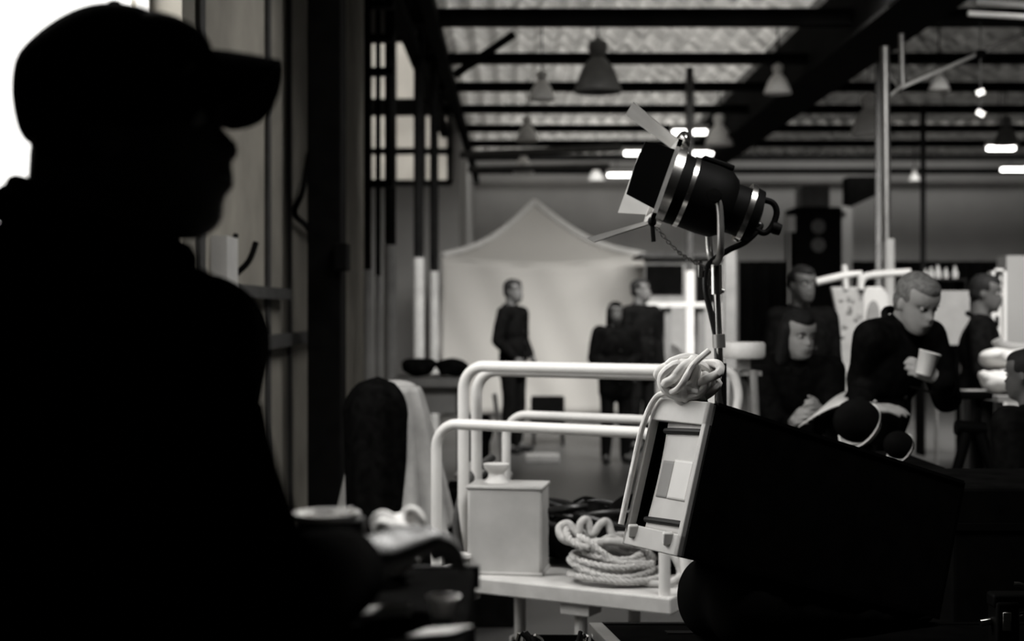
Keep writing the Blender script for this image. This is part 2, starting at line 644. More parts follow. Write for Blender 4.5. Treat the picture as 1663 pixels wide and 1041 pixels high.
t = thing('wall_bracket', 'small dark forked bracket on the wall just right of the man\'s chin', 'bracket', at(366, 430, lw(366)) + V((0.03, 0, 0)))
p = at(366, 425, lw(366)); p.x = LX
build('plate', MB().box(p + V((0.012, 0, 0)), (0.024, 0.05, 0.2)), M_dark_steel, t, smooth=False)
build('hook', MB().tube(smooth_path([p + V((0.02, 0, -0.08)), p + V((0.10, 0.02, 0.0)), p + V((0.13, 0.05, 0.09))], 6), 0.014, 8).tube([p + V((0.02, 0, 0.02)), p + V((0.06, -0.06, 0.12))], 0.012, 8), M_dark_steel, t)
mb = MB().tube(smooth_path([V((LX + 0.02, lw(497), pz(250, lw(497)))), V((LX + 0.05, lw(478), pz(310, lw(478)))), V((LX + 0.03, lw(470), pz(345, lw(470)))), V((LX + 0.04, lw(485), pz(365, lw(485)))), V((LX + 0.02, lw(505), pz(385, lw(505))))], 8), 0.018, 8)
tag(build('wall_cable', mb, M_dark_steel), 'dark slack cable looping on the pale wall left of the thick black column', 'cable')

# ------------------------------------------------------------------ columns and pipes
def column(name, label, mb, m, cat='column', lower=None, lm=None, loc=None, group=None):
    if lower is None:
        return tag(build(name, mb, m, smooth=True), label, cat, group)
    t = thing(name, label, cat, loc, group)
    build('shaft', mb, m, t)
    build('painted_base', lower, lm, t, label and True)['label'] = 'white painted lower part'
    return t

mb = MB().bx(px(499, 8), px(553, 8), 8.0, 8.28, 0, 6.2)
t = thing('wall_column', 'broad black steel column standing against the pale left wall', 'column', (px(526, 8), 8.1, 0))
build('shaft', mb, M_dark_steel, t, smooth=False, bevel=0.01)
build('base_plate', MB().bx(px(490, 8), px(562, 8), 7.92, 8.36, 0, 0.04), M_dark_steel, t, smooth=False)
build('clamp_box', MB().bx(px(545, 8), px(566, 8), 7.9, 8.1, pz(440, 8), pz(395, 8)), M_dark_steel, t, smooth=False, bevel=0.01)

def pipe(pc, d, r, zt, white_py, label, m=M_dark_steel, cat='pipe', name='vertical_pipe'):
    x = px(pc, d)
    t = thing(name, label, cat, (x, d, 0))
    zw = pz(white_py, d)
    build('shaft', MB().cyl((x, d, zw), (x, d, zt), r, n=16), m, t)
    o = build('painted_base', MB().cyl((x, d, 0), (x, d, zw + 0.01), r * 1.12, n=16), M_offwhite, t)
    o['label'] = 'white painted lower part'
    return t

pipe(597, 11.6, 0.030, 6.2, 440, 'thin dark pipe with white lower part, leftmost of the pipes right of the black column')
pipe(614, 11.9, 0.022, 6.2, 450, 'thin dark pipe between the leftmost pipe and the thick pipe')
pipe(634, 12.2, 0.048, 6.2, 400, 'thick dark pipe with white base, nearest the high windows')
pipe(680, 15.5, 0.055, ZB, 420, 'dark post with white base in front of the high windows, left of the pair')
pipe(705, 16.5, 0.050, ZB, 442, 'dark post with white base in front of the high windows, right of the pair')
x0, x1 = px(600, 11.7), px(640, 11.7)
for q, lab in ((12, 'topmost'), (66, 'second from top'), (120, 'third from top'), (300, 'lowest')):
    z = pz(q, 11.75)
    tag(build('pipe_bracket', MB().bx(x0, x1, 11.6, 11.72, z - 0.03, z + 0.03), M_dark_steel, smooth=False),
        'dark clamp bar across the upright pipes by the wall end, ' + lab, 'bracket', 'clamp bars across the pipes')

# tall post with the boom arm and the lower white part, right of the picture
DP = 11.0
x = px(1440, DP)
t = thing('lamp_post', 'grey steel post with white base and slanting arm behind the man with the cup', 'post', (x, DP, 0))
build('shaft', MB().cyl((x, DP, pz(392, DP)), (px(1437, DP), DP, pz(76, DP)), 0.034, n=16), M_steel, t)
build('painted_base', MB().cyl((x + 0.02, DP, 0), (x + 0.02, DP, pz(388, DP)), 0.042, n=16), M_white, t)['label'] = 'white painted lower part'
build('arm', MB().hexa(at(1448, 152, DP), V((0.05, 0, 0.05)), V((0, 0.05, 0)), at(1680, 50, DP) - at(1448, 152, DP)), M_silver, t, smooth=False, bevel=0.005)
build('upright_stub', MB().cyl(at(1466, 138, DP), at(1464, 55, DP), 0.022, n=12), M_steel, t)
build('brace', MB().cyl(at(1440, 112, DP), at(1458, 140, DP), 0.012, n=8).cyl(at(1440, 160, DP), at(1466, 138, DP), 0.012, n=8), M_steel, t)
build('arm_clamp', MB().box(at(1592, 88, DP), (0.07, 0.08, 0.06)), M_dark_steel, t, smooth=False, bevel=0.01)

# thin pole beside it hanging from the roof and other far columns
x = px(1500, 20)
column('roof_column', 'thin dark upright at the back right of the tall grey post', MB().bx(x - 0.03, x + 0.03, 20, 20.06, 0, ZB), M_dark_steel)
x = px(1427, 16)
column('roof_column', 'thin dark upright just left of the tall grey post', MB().bx(x - 0.025, x + 0.025, 16, 16.05, 0, ZB), M_greydk)
x = px(1120, 17)
t = thing('roof_column', 'slim grey column with white base behind the spotlight stand', 'column', (x, 17, 0))
build('shaft', MB().cyl((x, 17, pz(445, 17)), (x, 17, ZB), 0.045, n=14), M_greydk, t)
build('painted_base', MB().cyl((x, 17, 0), (x, 17, pz(440, 17)), 0.06, n=14), M_white, t)['label'] = 'white painted lower part'
x = px(1186, 15)
column('roof_column', 'pale grey column just right of the spotlight stand', MB().bx(x - 0.06, x + 0.06, 15, 15.12, 0, pz(405, 15)), M_midgrey)
x = px(1653, 10)
column('roof_column', 'wide pale column at the right edge beside the slotted rack', MB().bx(x - 0.08, x + 0.10, 10, 10.2, 0, pz(415, 10)), M_wall_far)

# ------------------------------------------------------------------ roof beams
beam_d = [14.5, 16.7, 18.82, 20.9, 23.1, 25.2, 27.5, 30.2]
ordn = ['nearest', 'second nearest', 'third nearest', 'fourth nearest', 'fifth nearest', 'sixth nearest', 'seventh nearest', 'farthest']
for d, o_ in zip(beam_d, ordn):
    t = thing('roof_beam', 'long dark steel beam crossing under the roof, %s of the eight' % o_, 'beam', (5.4, d, ZB), 'beams across the roof')
    h = 0.02 if d < 15 else -0.035
    build('lower_flange', MB().bx(-1.05, 12, d - 0.09, d + 0.09, ZB, ZB + 0.025), M_beam, t, smooth=False)
    build('web', MB().bx(-1.05, 12, d - 0.015, d + 0.015, ZB + 0.025, ZB + h + 0.12), M_beam, t, smooth=False)
    build('upper_flange', MB().bx(-1.05, 12, d - 0.09, d + 0.09, ZB + h + 0.12, ZB + h + 0.145), M_beam, t, smooth=False)
# long girders
t = thing('roof_girder', 'dark lattice girder running into the depth above the left wall', 'beam', (-1.06, 20, ZB - 0.1))
build('chord', MB().bx(-1.13, -1.0, 9.0, 32, ZB - 0.15, ZB - 0.02), M_beam, t, smooth=False)
build('chord', MB().bx(-1.13, -1.0, 9.0, 32, ZB + 0.45, ZB + 0.56), M_beam, t, smooth=False)
mb = MB()
for i in range(20):
    y = 9.2 + i * 1.15
    a, b = (ZB - 0.05, ZB + 0.5) if i % 2 else (ZB + 0.5, ZB - 0.05)
    mb.tube([(-1.065, y, a), (-1.065, y + 1.15, b)], 0.04, 8)
build('lattice', mb, M_beam, t)
t = tag(build('roof_girder', MB().bx(-0.86, -0.74, 9, 32, ZB - 0.05, ZB + 0.12), M_beam, smooth=False), 'dark longitudinal beam right beside the lattice girder', 'beam')
t = thing('roof_girder', 'deep dark girder running into the depth right of the spotlight', 'beam', (3.5, 20, ZB - 0.2))
build('web', MB().bx(3.45, 3.75, 8, 32, ZB - 0.22, ZB + 0.5), M_beam, t, smooth=False)
build('flange', MB().bx(3.3, 3.9, 8, 32, ZB - 0.25, ZB - 0.21), M_beam, t, smooth=False)
tag(build('knee_brace', MB().tube([at(738, 122, 16.57), at(835, 55, 16.57)], 0.05, 10), M_beam), 'slanting dark brace at the left end of the second roof beam', 'brace')
# dark roof bracing struts, hung between beams
for a, b, lab in (((735, 252, 23.0), (1010, 240, 23.0), 'dim service pipe below the fifth roof beam left of the spotlight'),
                  ((760, 275, 26.0), (990, 270, 26.0), 'dim service pipe below the sixth roof beam left of the spotlight')):
    tag(build('service_pipe', MB().tube([at(*a), at(*b)], 0.06, 10), M_greydk), lab, 'pipe')

# ------------------------------------------------------------------ hanging lamps
def pendant(pc, bottom, wpx, label, m=M_shade, hang=True):
    d = (3.98 - EYE) * F / (HY - bottom)
    x = px(pc, d)
    z = 3.98
    R = wpx * d / F / 2
    t = thing('pendant_lamp', label, 'lamp', (x, d, z), 'hanging bell lamps under the roof')
    prof = [(R, 0), (R * 1.0, R * 0.10), (R * 0.86, R * 0.5), (R * 0.66, R * 1.0), (R * 0.40, R * 1.35), (R * 0.28, R * 1.45), (R * 0.26, R * 1.40), (R * 0.37, R * 1.28), (R * 0.62, R * 0.95), (R * 0.82, R * 0.46), (R * 0.96, R * 0.02)]
    build('lamp_shade', MB().lathe(prof, (x, d, z), n=28, closed=True), m, t)
    build('lamp_holder', MB().lathe([(R * 0.22, R * 1.3), (R * 0.36, R * 1.6), (R * 0.42, R * 1.85), (R * 0.38, R * 2.1), (R * 0.15, R * 2.2), (R * 0.12, R * 2.3)], (x, d, z), n=20), m, t)
    build('bulb', MB().ell((x, d, z + R * 0.75), (R * 0.28, R * 0.28, R * 0.5), nu=14, nv=8), M_bulb, t)
    build('cord', MB().cyl((x, d, z + R * 2.25), (x, d, ZR + 0.05), 0.010, n=6), M_dark_steel, t)
    return t

pendant(1411, 218, 58, 'bright white bell lamp hanging left of the grey post with the slanting arm')
pendant(880, 163, 44, 'pale bell lamp hanging left of the large dark one')
pendant(971, 150, 78, 'large dark bell lamp under the second and third roof beams', M_shade_dk)
pendant(1263, 152, 44, 'pale bell lamp hanging right of the spotlight below the third beam')
pendant(856, 229, 36, 'small pale bell lamp above the tent peak, upper of two')
pendant(850, 281, 34, 'small pale bell lamp above the tent peak, lower of two')
pendant(968, 294, 26, 'small far bell lamp left of the spotlight beside the short light strip')
pendant(1168, 236, 46, 'pale bell lamp behind the spotlight beside the bright light strip')
pendant(1525, 147, 34, 'small dim bell lamp below the slanting arm', M_shade)
pendant(1634, 236, 42, 'dim bell lamp near the right edge above a light strip', M_shade_dk)
pendant(1485, 294, 18, 'tiny far bell lamp right of the grey post')

def strip(x0, x1, py, label, d):
    z = pz(py, d)
    t = thing('fluorescent_light', label, 'light', (px((x0 + x1) / 2, d), d, z), 'fluorescent light strips')
    a, b = px(x0, d), px(x1, d)
    build('housing', MB().bx(a, b, d - 0.06, d + 0.06, z + 0.05, z + 0.12), M_white, t, smooth=False)
    build('tube', MB().cyl((a + 0.03, d - 0.03, z + 0.02), (b - 0.03, d - 0.03, z + 0.02), 0.03, n=12), M_tube, t)
    build('tube', MB().cyl((a + 0.03, d + 0.05, z + 0.02), (b - 0.03, d + 0.05, z + 0.02), 0.03, n=12), M_tube, t)
    mb = MB()
    for s in (a + 0.2, b - 0.2):
        mb.cyl((s, d, z + 0.12), (s, d, ZR - 0.06), 0.008, n=6)
    build('hanger', mb, M_dark_steel, t)

strip(1012, 1160, 251, 'bright fluorescent strip behind the spotlight', 23.9)
strip(985, 1110, 286, 'fluorescent strip behind the barn doors, lower and farther', 28.4)
strip(1090, 1150, 217, 'short fluorescent strip above the spotlight', 21.0)
strip(1602, 1650, 243, 'dim fluorescent strip at the right edge, upper of two', 22.2)
strip(1625, 1700, 277, 'fluorescent strip at the right edge, lower of two', 28.0)
# light tubes at the top right corner
tag(build('roof_pipe', MB().tube([at(1572, 22, 13.6), at(1680, 28, 13.6)], 0.025, 8), M_steel), 'thin pale pipe at the top right corner, lower of two', 'pipe')
tag(build('roof_pipe', MB().tube([at(1585, 2, 13.6), at(1680, 10, 13.6)], 0.03, 8), M_steel), 'thin pale pipe at the top right corner, upper of two', 'pipe')
p = at(1592, 184, 14.0)
t = thing('tag_cord', 'thin dark cord with two tiny pale tags hanging below the slanting arm', 'cord', p)
build('cord', MB().cyl(p, V((p.x, p.y, ZR + 0.05)), 0.006, n=6), M_dark_steel, t)
for q, r0 in ((184, 0.5), (150, -0.4)):
    build('tag', MB().box(at(1592, q, 13.98), (0.075, 0.012, 0.05), Mx.Rotation(r0, 3, 'Y')), M_grey, t, smooth=False)

# ------------------------------------------------------------------ far background
# tent
DT = 19.5
t = thing('gazebo_tent', 'pale square gazebo tent with pointed roof behind the standing people', 'tent', (px(880, DT), DT + 1.3, 0))
xl, xr = px(718, DT), px(1046, DT)
ze, zp = pz(418, DT), pz(330, DT + 1.2)
pk = V((px(868, DT + 1.2), DT + 1.3, zp))
yb = DT + 2.6
def roof_fn(a, b):
    def f(u, v):
        e = V(a).lerp(V(b), u)
        p = e.lerp(pk, v)
        p.z -= 0.16 * math.sin(PI * v) + 0.10 * math.sin(PI * u) * (1 - v)
        return p
    return f
A, B, Cc, Dd = (xl, DT, ze), (xr, DT, ze), (xr, yb, ze), (xl, yb, ze)
mb = MB()
for a, b in ((A, B), (B, Cc), (Cc, Dd), (Dd, A)):
    mb.grid(roof_fn(a, b), 16, 10)
build('canopy', mb, M_tent, t, solid=0.01)
def wall_fn(a, b, k):
    def f(u, v):
        p = V(a).lerp(V(b), u)
        nrm = (V(b) - V(a)).cross(V((0, 0, 1))).normalized()
        p += nrm * (0.05 * math.sin(u * 9 + v * 3 + k) * (1 - v) + 0.03 * math.sin(u * 23 + v * 8))
        p.z = (ze - 0.10 * math.sin(PI * u)) * v + 0.03 * (1 - v)
        return p
    return f
build('side_wall', MB().grid(wall_fn(A, B, 0.4), 60, 20), M_tent, t, solid=0.008)['label'] = 'front cloth wall'
build('side_wall', MB().grid(wall_fn(B, Cc, 1.4), 40, 20), M_tent, t, solid=0.008)
build('side_wall', MB().grid(wall_fn(Dd, A, 2.4), 40, 20), M_tent, t, solid=0.008)
for p in (A, B, Cc, Dd):
    build('leg', MB().bx(p[0] - 0.02, p[0] + 0.02, p[1] - 0.02 + 0.06 * (1 if p[1] < 20 else -1), p[1] + 0.02 + 0.06 * (1 if p[1] < 20 else -1), 0, ze), M_steel, t, smooth=False)
mb = MB()
for a in (A, B):
    pts = []
    for i in range(9):
        q = roof_fn(a, a)(0, i / 8); q.z += 0.03
        pts.append(q)
    mb.tube(pts, 0.05, 8)
build('roof_ridge', mb, M_white, t)

# black curtain and cabinets along the back wall on the right
DB = 29.0
def curtain_fn(x0, x1, z1, y):
    def f(u, v):
        return V((x0 + (x1 - x0) * u, y + 0.07 * math.sin(u * 140) + 0.03 * math.sin(u * 53), 0.02 + (z1 - 0.02) * v))
    return f
tag(build('stage_curtain', MB().grid(curtain_fn(px(1200, DB), 11.6, pz(424, DB), DB), 260, 4), M_black, solid=0.02), 'long black curtain hung low along the far wall on the right', 'curtain')
d = 26.0
t = thing('machine_cabinet', 'tall black machine cabinet with two dim lamps against the far wall', 'cabinet', (px(1330, d), d, 0))
build('body', MB().bx(px(1290, d), px(1368, d), d, d + 0.9, 0, pz(336, d)), M_black, t, smooth=False, bevel=0.03)
build('hood', MB().bx(px(1305, d), px(1350, d), d + 0.1, d + 0.8, pz(336, d), pz(300, d)), M_greydk, t, smooth=False, bevel=0.03)
for q in (368, 398):
    build('indicator', MB().lathe([(0.0, 0), (0.13, 0), (0.13, 0.03), (0, 0.05)], at(1329, q, d) + V((0, 0.02, 0)), axis=(0, -1, 0), n=20), M_greydk, t)
build('duct', MB().bx(px(1352, d), px(1376, d), d + 0.1, d + 0.5, pz(352, d), pz(342, d)), M_wood, t, smooth=False)
d = 25.0
tag(build('wall_box', MB().bx(px(1278, d), px(1292, d), d, d + 0.25, pz(376, d), pz(350, d)).bx(px(1282, d), px(1285, d), d + 0.1, d + 0.13, 0, pz(376, d)), M_grey, smooth=False), 'small pale box on a post left of the black machine cabinet', 'box')
x = px(1372, 27)
column('wall_pilaster', 'narrow pale pilaster right of the black machine cabinet', MB().bx(x - 0.10, x + 0.14, 27, 27.2, 0, pz(335, 27)), M_wall_far)
d = 27
tag(build('duct_hood', MB().prism([(0, 0), (0.7, 0.32), (0.7, 0.6), (0, 0.6)], (px(1378, d), d, pz(338, d)), (1, 0, 0), (0, 0, 1), (0, 0.5, 0)), M_black, smooth=False), 'dark wedge shaped duct on the far wall left of the grey post', 'duct')

# counter, hatch and white table behind the spotlight stand
d = 18.0
t = thing('serving_kiosk', 'pale kiosk with a dark hatch between the tent and the spotlight stand', 'kiosk', (px(1110, d), d, 0))
build('wall_panel', MB().bx(px(1048, d), px(1178, d), d + 0.1, d + 0.25, 0, pz(418, d)), M_grey, t, smooth=False)
build('hatch', MB().bx(px(1050, d), px(1110, d), d + 0.06, d + 0.12, pz(478, d), pz(430, d)), M_black, t, smooth=False)
build('hatch', MB().bx(px(1132, d), px(1172, d), d + 0.06, d + 0.12, pz(490, d), pz(430, d)), M_black, t, smooth=False)
build('roof', MB().bx(px(1040, d), px(1185, d), d - 0.1, d + 1.2, pz(418, d), pz(412, d)), M_greydk, t, smooth=False)
d = 15.6
t = thing('trestle_table', 'high white table in front of the pale kiosk', 'table', (px(1095, d), d, 0))
build('table_top', MB().bx(px(1046, d), px(1142, d), d - 0.25, d + 0.3, pz(500, d), pz(491, d)), M_offwhite, t, smooth=False, bevel=0.01)
for p in (1082, 1136):
    for yy in (-0.15, 0.2):
        x = px(p, d)
        build('leg', MB().bx(x - 0.035, x + 0.035, d + yy - 0.03, d + yy + 0.03, 0, pz(500, d)), M_midgrey, t, smooth=False)
tag(build('cardboard_sheet', MB().grid(lambda u, v: V((px(1090, d) + 0.28 * u, d + 0.42 + 0.04 * math.sin(u * 3), 0.01 + 1.06 * v - 0.25 * u * u * v)), 12, 8), M_grey, solid=0.02), 'grey curved sheet leaning under the high white table', 'sheet')

# table with dark bundles at the left, behind the carts
d = 11.0
t = thing('work_table', 'grey boarded table behind the cart at the left', 'table', (px(700, d), d, 0))
build('table_top', MB().bx(px(640, d), px(758, d), d - 0.3, d + 0.5, pz(626, d), pz(612, d)), M_grey, t, smooth=False, bevel=0.01)
build('front_board', MB().bx(px(655, d), px(750, d), d - 0.22, d - 0.18, pz(668, d), pz(626, d)), M_grey, t, smooth=False)
for p in (648, 750):
    for yy in (-0.2, 0.4):
        x = px(p, d)
        build('leg', MB().bx(x - 0.03, x + 0.03, d + yy - 0.03, d + yy + 0.03, 0, pz(626, d)), M_greydk, t, smooth=False)
def lump(name, c, r, seed, m, label, cat, voxel=0.02, group=None, n=9, wr=0.02):
    rnd = random.Random(seed)
    mb = MB()
    c = V(c)
    mb.ell(c + V((0, 0, r[2] * 0.8)), (r[0] * 0.8, r[1] * 0.8, r[2] * 0.8))
    for i in range(n):
        a = rnd.uniform(0, 2 * PI)
        s = rnd.uniform(0.25, 0.45)
        zz = rnd.uniform(0.25, 1.35)
        mb.ell(c + V((math.cos(a) * r[0] * 0.62, math.sin(a) * r[1] * 0.62, zz * r[2])), (r[0] * s, r[1] * s, r[2] * s), nu=12, nv=8)
    z0 = c.z
    o = blob(name, mb, voxel, m, None, it=3, wrinkle=wr, wscale=9)
    return tag(o, label, cat, group)
lump('cloth_bundle', at(735, 612, 10.9), (0.13, 0.13, 0.09), 3, M_cloth_dk2, 'dark bundle on the grey table, nearer the standing man', 'bundle')
lump('cloth_bundle', at(678, 612, 11.0), (0.16, 0.15, 0.09), 4, M_cloth_dk2, 'dark bundle at the left end of the grey table', 'bundle')
lump('equipment_bag', (px(770, 12.2), 12.2, 0), (0.17, 0.16, 0.34), 5, M_cloth_dk, 'dark bag on the floor left of the man standing alone', 'bag')
tag(build('walking_stick', MB().tube([(px(803, 12.1), 12.1, pz(640, 12.1)), (px(822, 11.9), 11.9, 0.0)], 0.02, 8), M_wood), 'thin pale stick leaning beside the dark bag', 'stick')
t = thing('folding_chair', 'black folding chair standing behind the man who stands alone', 'chair', (px(890, 15.5), 15.5, 0))
d = 15.5
x0, x1 = px(862, d), px(917, d)
build('backrest', MB().bx(x0, x1, d, d + 0.05, pz(692, d) + 0.0, pz(643, d)), M_black, t, bevel=0.04)
build('seat', MB().bx(x0, x1, d - 0.40, d, 0.12 + 0.06, 0.12 + 0.1), M_black, t, bevel=0.02)
for xx in (x0 + 0.03, x1 - 0.03):
    for yy in (d - 0.37, d + 0.02):
        build('leg', MB().cyl((xx, yy, 0), (xx, yy, 0.25), 0.014, n=8), M_dark_steel, t)
tag(build('floor_box', MB().bx(px(853, 13.6), px(908, 13.6), 13.4, 13.7, 0, 0.07), M_grey, smooth=False, bevel=0.01), 'flat grey box on the floor beside the man standing alone', 'box')

# ------------------------------------------------------------------ white panels and rack at the right
d = 9.6
t = thing('patterned_panel', 'pale patterned panel on a stand, left of the panel with the oval', 'panel', (px(1378, d), d, 0))
poly = [(-0.125, 0.0), (-0.07, -0.27), (-0.06, -0.50), (-0.045, -0.58), (0.05, -0.58), (0.085, -0.48), (0.10, -0.2), (0.10, 0.0)]
c = at(1380, 466, d)
build('board', MB().prism(poly, c, (1, 0, 0), (0, 0, 1), (0, 0.05, 0)), M_offwhite, t, bevel=0.01, smooth=False)
rnd = random.Random(11)
for i in range(14):
    u, v_ = rnd.uniform(-0.07, 0.08), rnd.uniform(-0.34, -0.03)
    build('pattern_mark', MB().box(c + V((u, -0.006, v_)), (rnd.uniform(0.012, 0.035), 0.012, rnd.uniform(0.01, 0.04))), M_grey, t, smooth=False)
build('tube_frame', MB().tube([at(1326, 458, d), at(1372, 447, d), at(1396, 444, d), at(1398, 470, d)], 0.026, 10).tube([at(1371, 430, d), at(1374, 470, d)], 0.02, 8), M_white, t)
build('stem', MB().cyl(at(1378, 600, d), (px(1376, d), d, 0.03), 0.045, 0.03, n=14), M_white, t)
build('foot', MB().lathe([(0.2, 0), (0.2, 0.02), (0.05, 0.05), (0.03, 0.06)], (px(1376, d), d, 0), n=24), M_greydk, t)
d = 9.9
t = thing('oval_panel', 'white panel with a grey oval, beside the white post base', 'panel', (px(1420, d), d, 0))
c = at(1420, 510, d)
build('board', MB().prism([(-0.085, -0.28), (0.10, -0.28), (0.10, 0.12), (0.06, 0.19), (-0.05, 0.19), (-0.09, 0.1)], c, (1, 0, 0), (0, 0, 1), (0, 0.05, 0)), M_white, t, smooth=False, bevel=0.01)
build('oval', MB().lathe([(0.0, 0), (1, 0), (1, 1), (0, 1)], (0, 0, 0), n=28) if False else MB(Mx.Translation(c + V((-0.01, -0.012, -0.03))) @ Mx.Diagonal((0.045, 0.02, 0.125, 1))).lathe([(0.0, -0.5), (1, -0.5), (1, 0.5), (0, 0.5)], axis=(0, 1, 0), n=28), M_grey, t)
build('tube_frame', MB().tube(smooth_path([at(1395, 470, d), at(1402, 452, d), at(1420, 446, d), at(1478, 442, d)], 6), 0.026, 10), M_white, t)
build('leg', MB().cyl(at(1403, 572, d), (px(1400, d), d, 0), 0.02, n=10), M_white, t)
build('leg', MB().cyl(at(1440, 572, d), (px(1443, d), d, 0), 0.02, n=10), M_white, t)

d = 9.3
t = thing('slotted_rack', 'narrow white upright rack with dark square slots near the right edge', 'rack', (px(1623, d), d, 0))
build('frame', MB().bx(px(1611, d), px(1616, d), d, d + 0.08, 0, pz(436, d)).bx(px(1630, d), px(1635, d), d, d + 0.08, 0, pz(436, d)).bx(px(1611, d), px(1635, d), d, d + 0.08, pz(440, d), pz(436, d)), M_white, t, smooth=False)
build('back_panel', MB().bx(px(1615, d), px(1631, d), d + 0.04, d + 0.07, 0, pz(438, d)), M_white, t, smooth=False)
for q in (455, 494, 522):
    build('slot', MB().bx(px(1617, d), px(1625, d), d + 0.015, d + 0.045, pz(q + 9, d), pz(q - 9, d)), M_black, t, smooth=False, bevel=0.01)
d = 9.4
tag(build('notice_board', MB().bx(px(1512, d), px(1575, d), d, d + 0.04, pz(560, d), pz(472, d)).bx(px(1520, d), px(1524, d), d, d + 0.04, 0, pz(560, d)).bx(px(1562, d), px(1566, d), d, d + 0.04, 0, pz(560, d)), M_grey, smooth=False), 'plain grey board standing behind the man with the cup', 'board')
d = 14
t = thing('bottle_shelf', 'dark wall shelf unit behind the man with the cup', 'shelf', (px(1540, d), d, 0))
build('board', MB().bx(px(1500, d), px(1570, d), d, d + 0.3, pz(456, d), pz(452, d)), M_black, t, smooth=False)
build('support', MB().bx(px(1500, d), px(1503, d), d, d + 0.3, 0, pz(456, d)).bx(px(1567, d), px(1570, d), d, d + 0.3, 0, pz(456, d)), M_black, t, smooth=False)
for k, p in enumerate((1508, 1517, 1528, 1541, 1556)):
    s = 0.8 + 0.4 * ((k * 7) % 5) / 5
    tag(build('small_bottle', MB().lathe([(0.028 * s, 0), (0.03 * s, 0.06 * s), (0.012 * s, 0.09 * s), (0.012 * s, 0.12 * s)], (px(p, d), d + 0.1, pz(452, d)), n=12), M_midgrey), 'small pale bottle on the dark shelf, %s from the left' % ['first', 'second', 'third', 'fourth', 'fifth'][k], 'bottle', 'bottles on the dark shelf')
# white sacks at right edge
d = 7.6
t = thing('side_table', 'low pale table under the white sacks at the right edge', 'table', (px(1640, d), d, 0))
zt = pz(640, d)
build('table_top', MB().bx(px(1600, d), px(1720, d), d - 0.2, d + 0.45, zt - 0.03, zt), M_grey, t, smooth=False)
for xx in (px(1606, d), px(1712, d)):
    for yy in (d - 0.15, d + 0.4):
        build('leg', MB().bx(xx - 0.02, xx + 0.02, yy - 0.02, yy + 0.02, 0, zt - 0.03), M_greydk, t, smooth=False)
lump('white_sack', (px(1622, d), d, zt), (0.13, 0.14, 0.085), 21, M_white, 'white sack lowest on the pale side table at the right edge', 'sack', 0.015)
lump('white_sack', (px(1640, d), d + 0.1, zt + 0.13), (0.16, 0.14, 0.07), 22, M_white, 'white sack lying on top of the other sack at the right edge', 'sack', 0.015)
tag(build('rolled_tarp', MB().tube(smooth_path([at(1618, 552, 7.75), at(1625, 560, 7.75), at(1650, 566, 7.75), at(1700, 566, 7.75)], 6), 0.03, 10), M_grey), 'grey rolled tarpaulin lying over the white sacks', 'tarpaulin')

# white topped stool right of the spotlight stand
d = 6.15
cx = px(1208, d)
t = thing('work_stool', 'stool with a bright white seat just right of the spotlight stand', 'stool', (cx, d, 0))
zs = pz(582, d)
build('seat', MB().lathe([(0.0, 0), (0.083, 0), (0.092, 0.012), (0.092, 0.06), (0.085, 0.07), (0, 0.07)], (cx, d, zs), n=32), M_white, t)
build('seat_bracket', MB().box((cx, d, zs - 0.025), (0.05, 0.05, 0.05)).bx(cx - 0.075, cx + 0.075, d - 0.02, d + 0.02, zs - 0.075, zs - 0.055), M_grey, t, smooth=False)
for k in range(4):
    a = PI / 4 + k * PI / 2
    build('leg', MB().cyl((cx + 0.05 * math.cos(a), d + 0.05 * math.sin(a), zs - 0.05), (cx + 0.12 * math.cos(a), d + 0.12 * math.sin(a), 0.0), 0.018, n=10), M_wood, t)
build('foot_ring', MB().tube([(cx + 0.09 * math.cos(a / 16 * PI), d + 0.09 * math.sin(a / 16 * PI), 0.5) for a in range(32)], 0.010, 8, closed=True), M_steel, t)
tag(build('white_hose', MB().tube(smooth_path([at(1178, 600, 5.9), at(1192, 612, 5.9), at(1199, 640, 5.9), at(1196, 668, 5.9), at(1188, 720, 5.9), V((px(1188, 5.9), 5.9, 0.03))], 8), 0.018, 10), M_white), 'white bent hose hanging right of the spotlight stand', 'hose')

# ------------------------------------------------------------------ people
HEAD = [(0.000, .066, .012, .020), (0.006, .079, .002, .030), (0.015, .090, -.010, .038), (0.030, .094, -.022, .047), (0.048, .092, -.048, .055),
        (0.060, .093, -.064, .058), (0.075, .093, -.074, .061), (0.085, .091, -.080, .063), (0.100, .087, -.086, .066), (0.115, .081, -.091, .068), (0.127, .079, -.095, .070),
        (0.140, .088, -.098, .072), (0.160, .089, -.101, .075), (0.180, .083, -.100, .075), (0.200, .069, -.092, .069), (0.215, .049, -.076, .056), (0.226, .022, -.054, .038), (0.233, -.008, -.028, .014)]
NOSE = [(0.078, 0), (0.083, .014), (0.090, .023), (0.097, .025), (0.105, .021), (0.118, .014), (0.130, .009), (0.145, 0)]
LIPS = [(0.040, 0), (0.049, .003), (0.056, .008), (0.062, .002), (0.068, .009), (0.075, .003), (0.082, 0)]


def interp(tab, z):
    if z <= tab[0][0] or z >= tab[-1][0]: return 0.0
    for a, b in zip(tab, tab[1:]):
        if a[0] <= z <= b[0]:
            return a[1] + (b[1] - a[1]) * (z - a[0]) / (b[0] - a[0])


def head_row(z):
    for a, b in zip(HEAD, HEAD[1:]):
        if a[0] <= z <= b[0]:
            t = (z - a[0]) / (b[0] - a[0])
            return tuple(p + (q - p) * t for p, q in zip(a, b))
    return HEAD[-1]


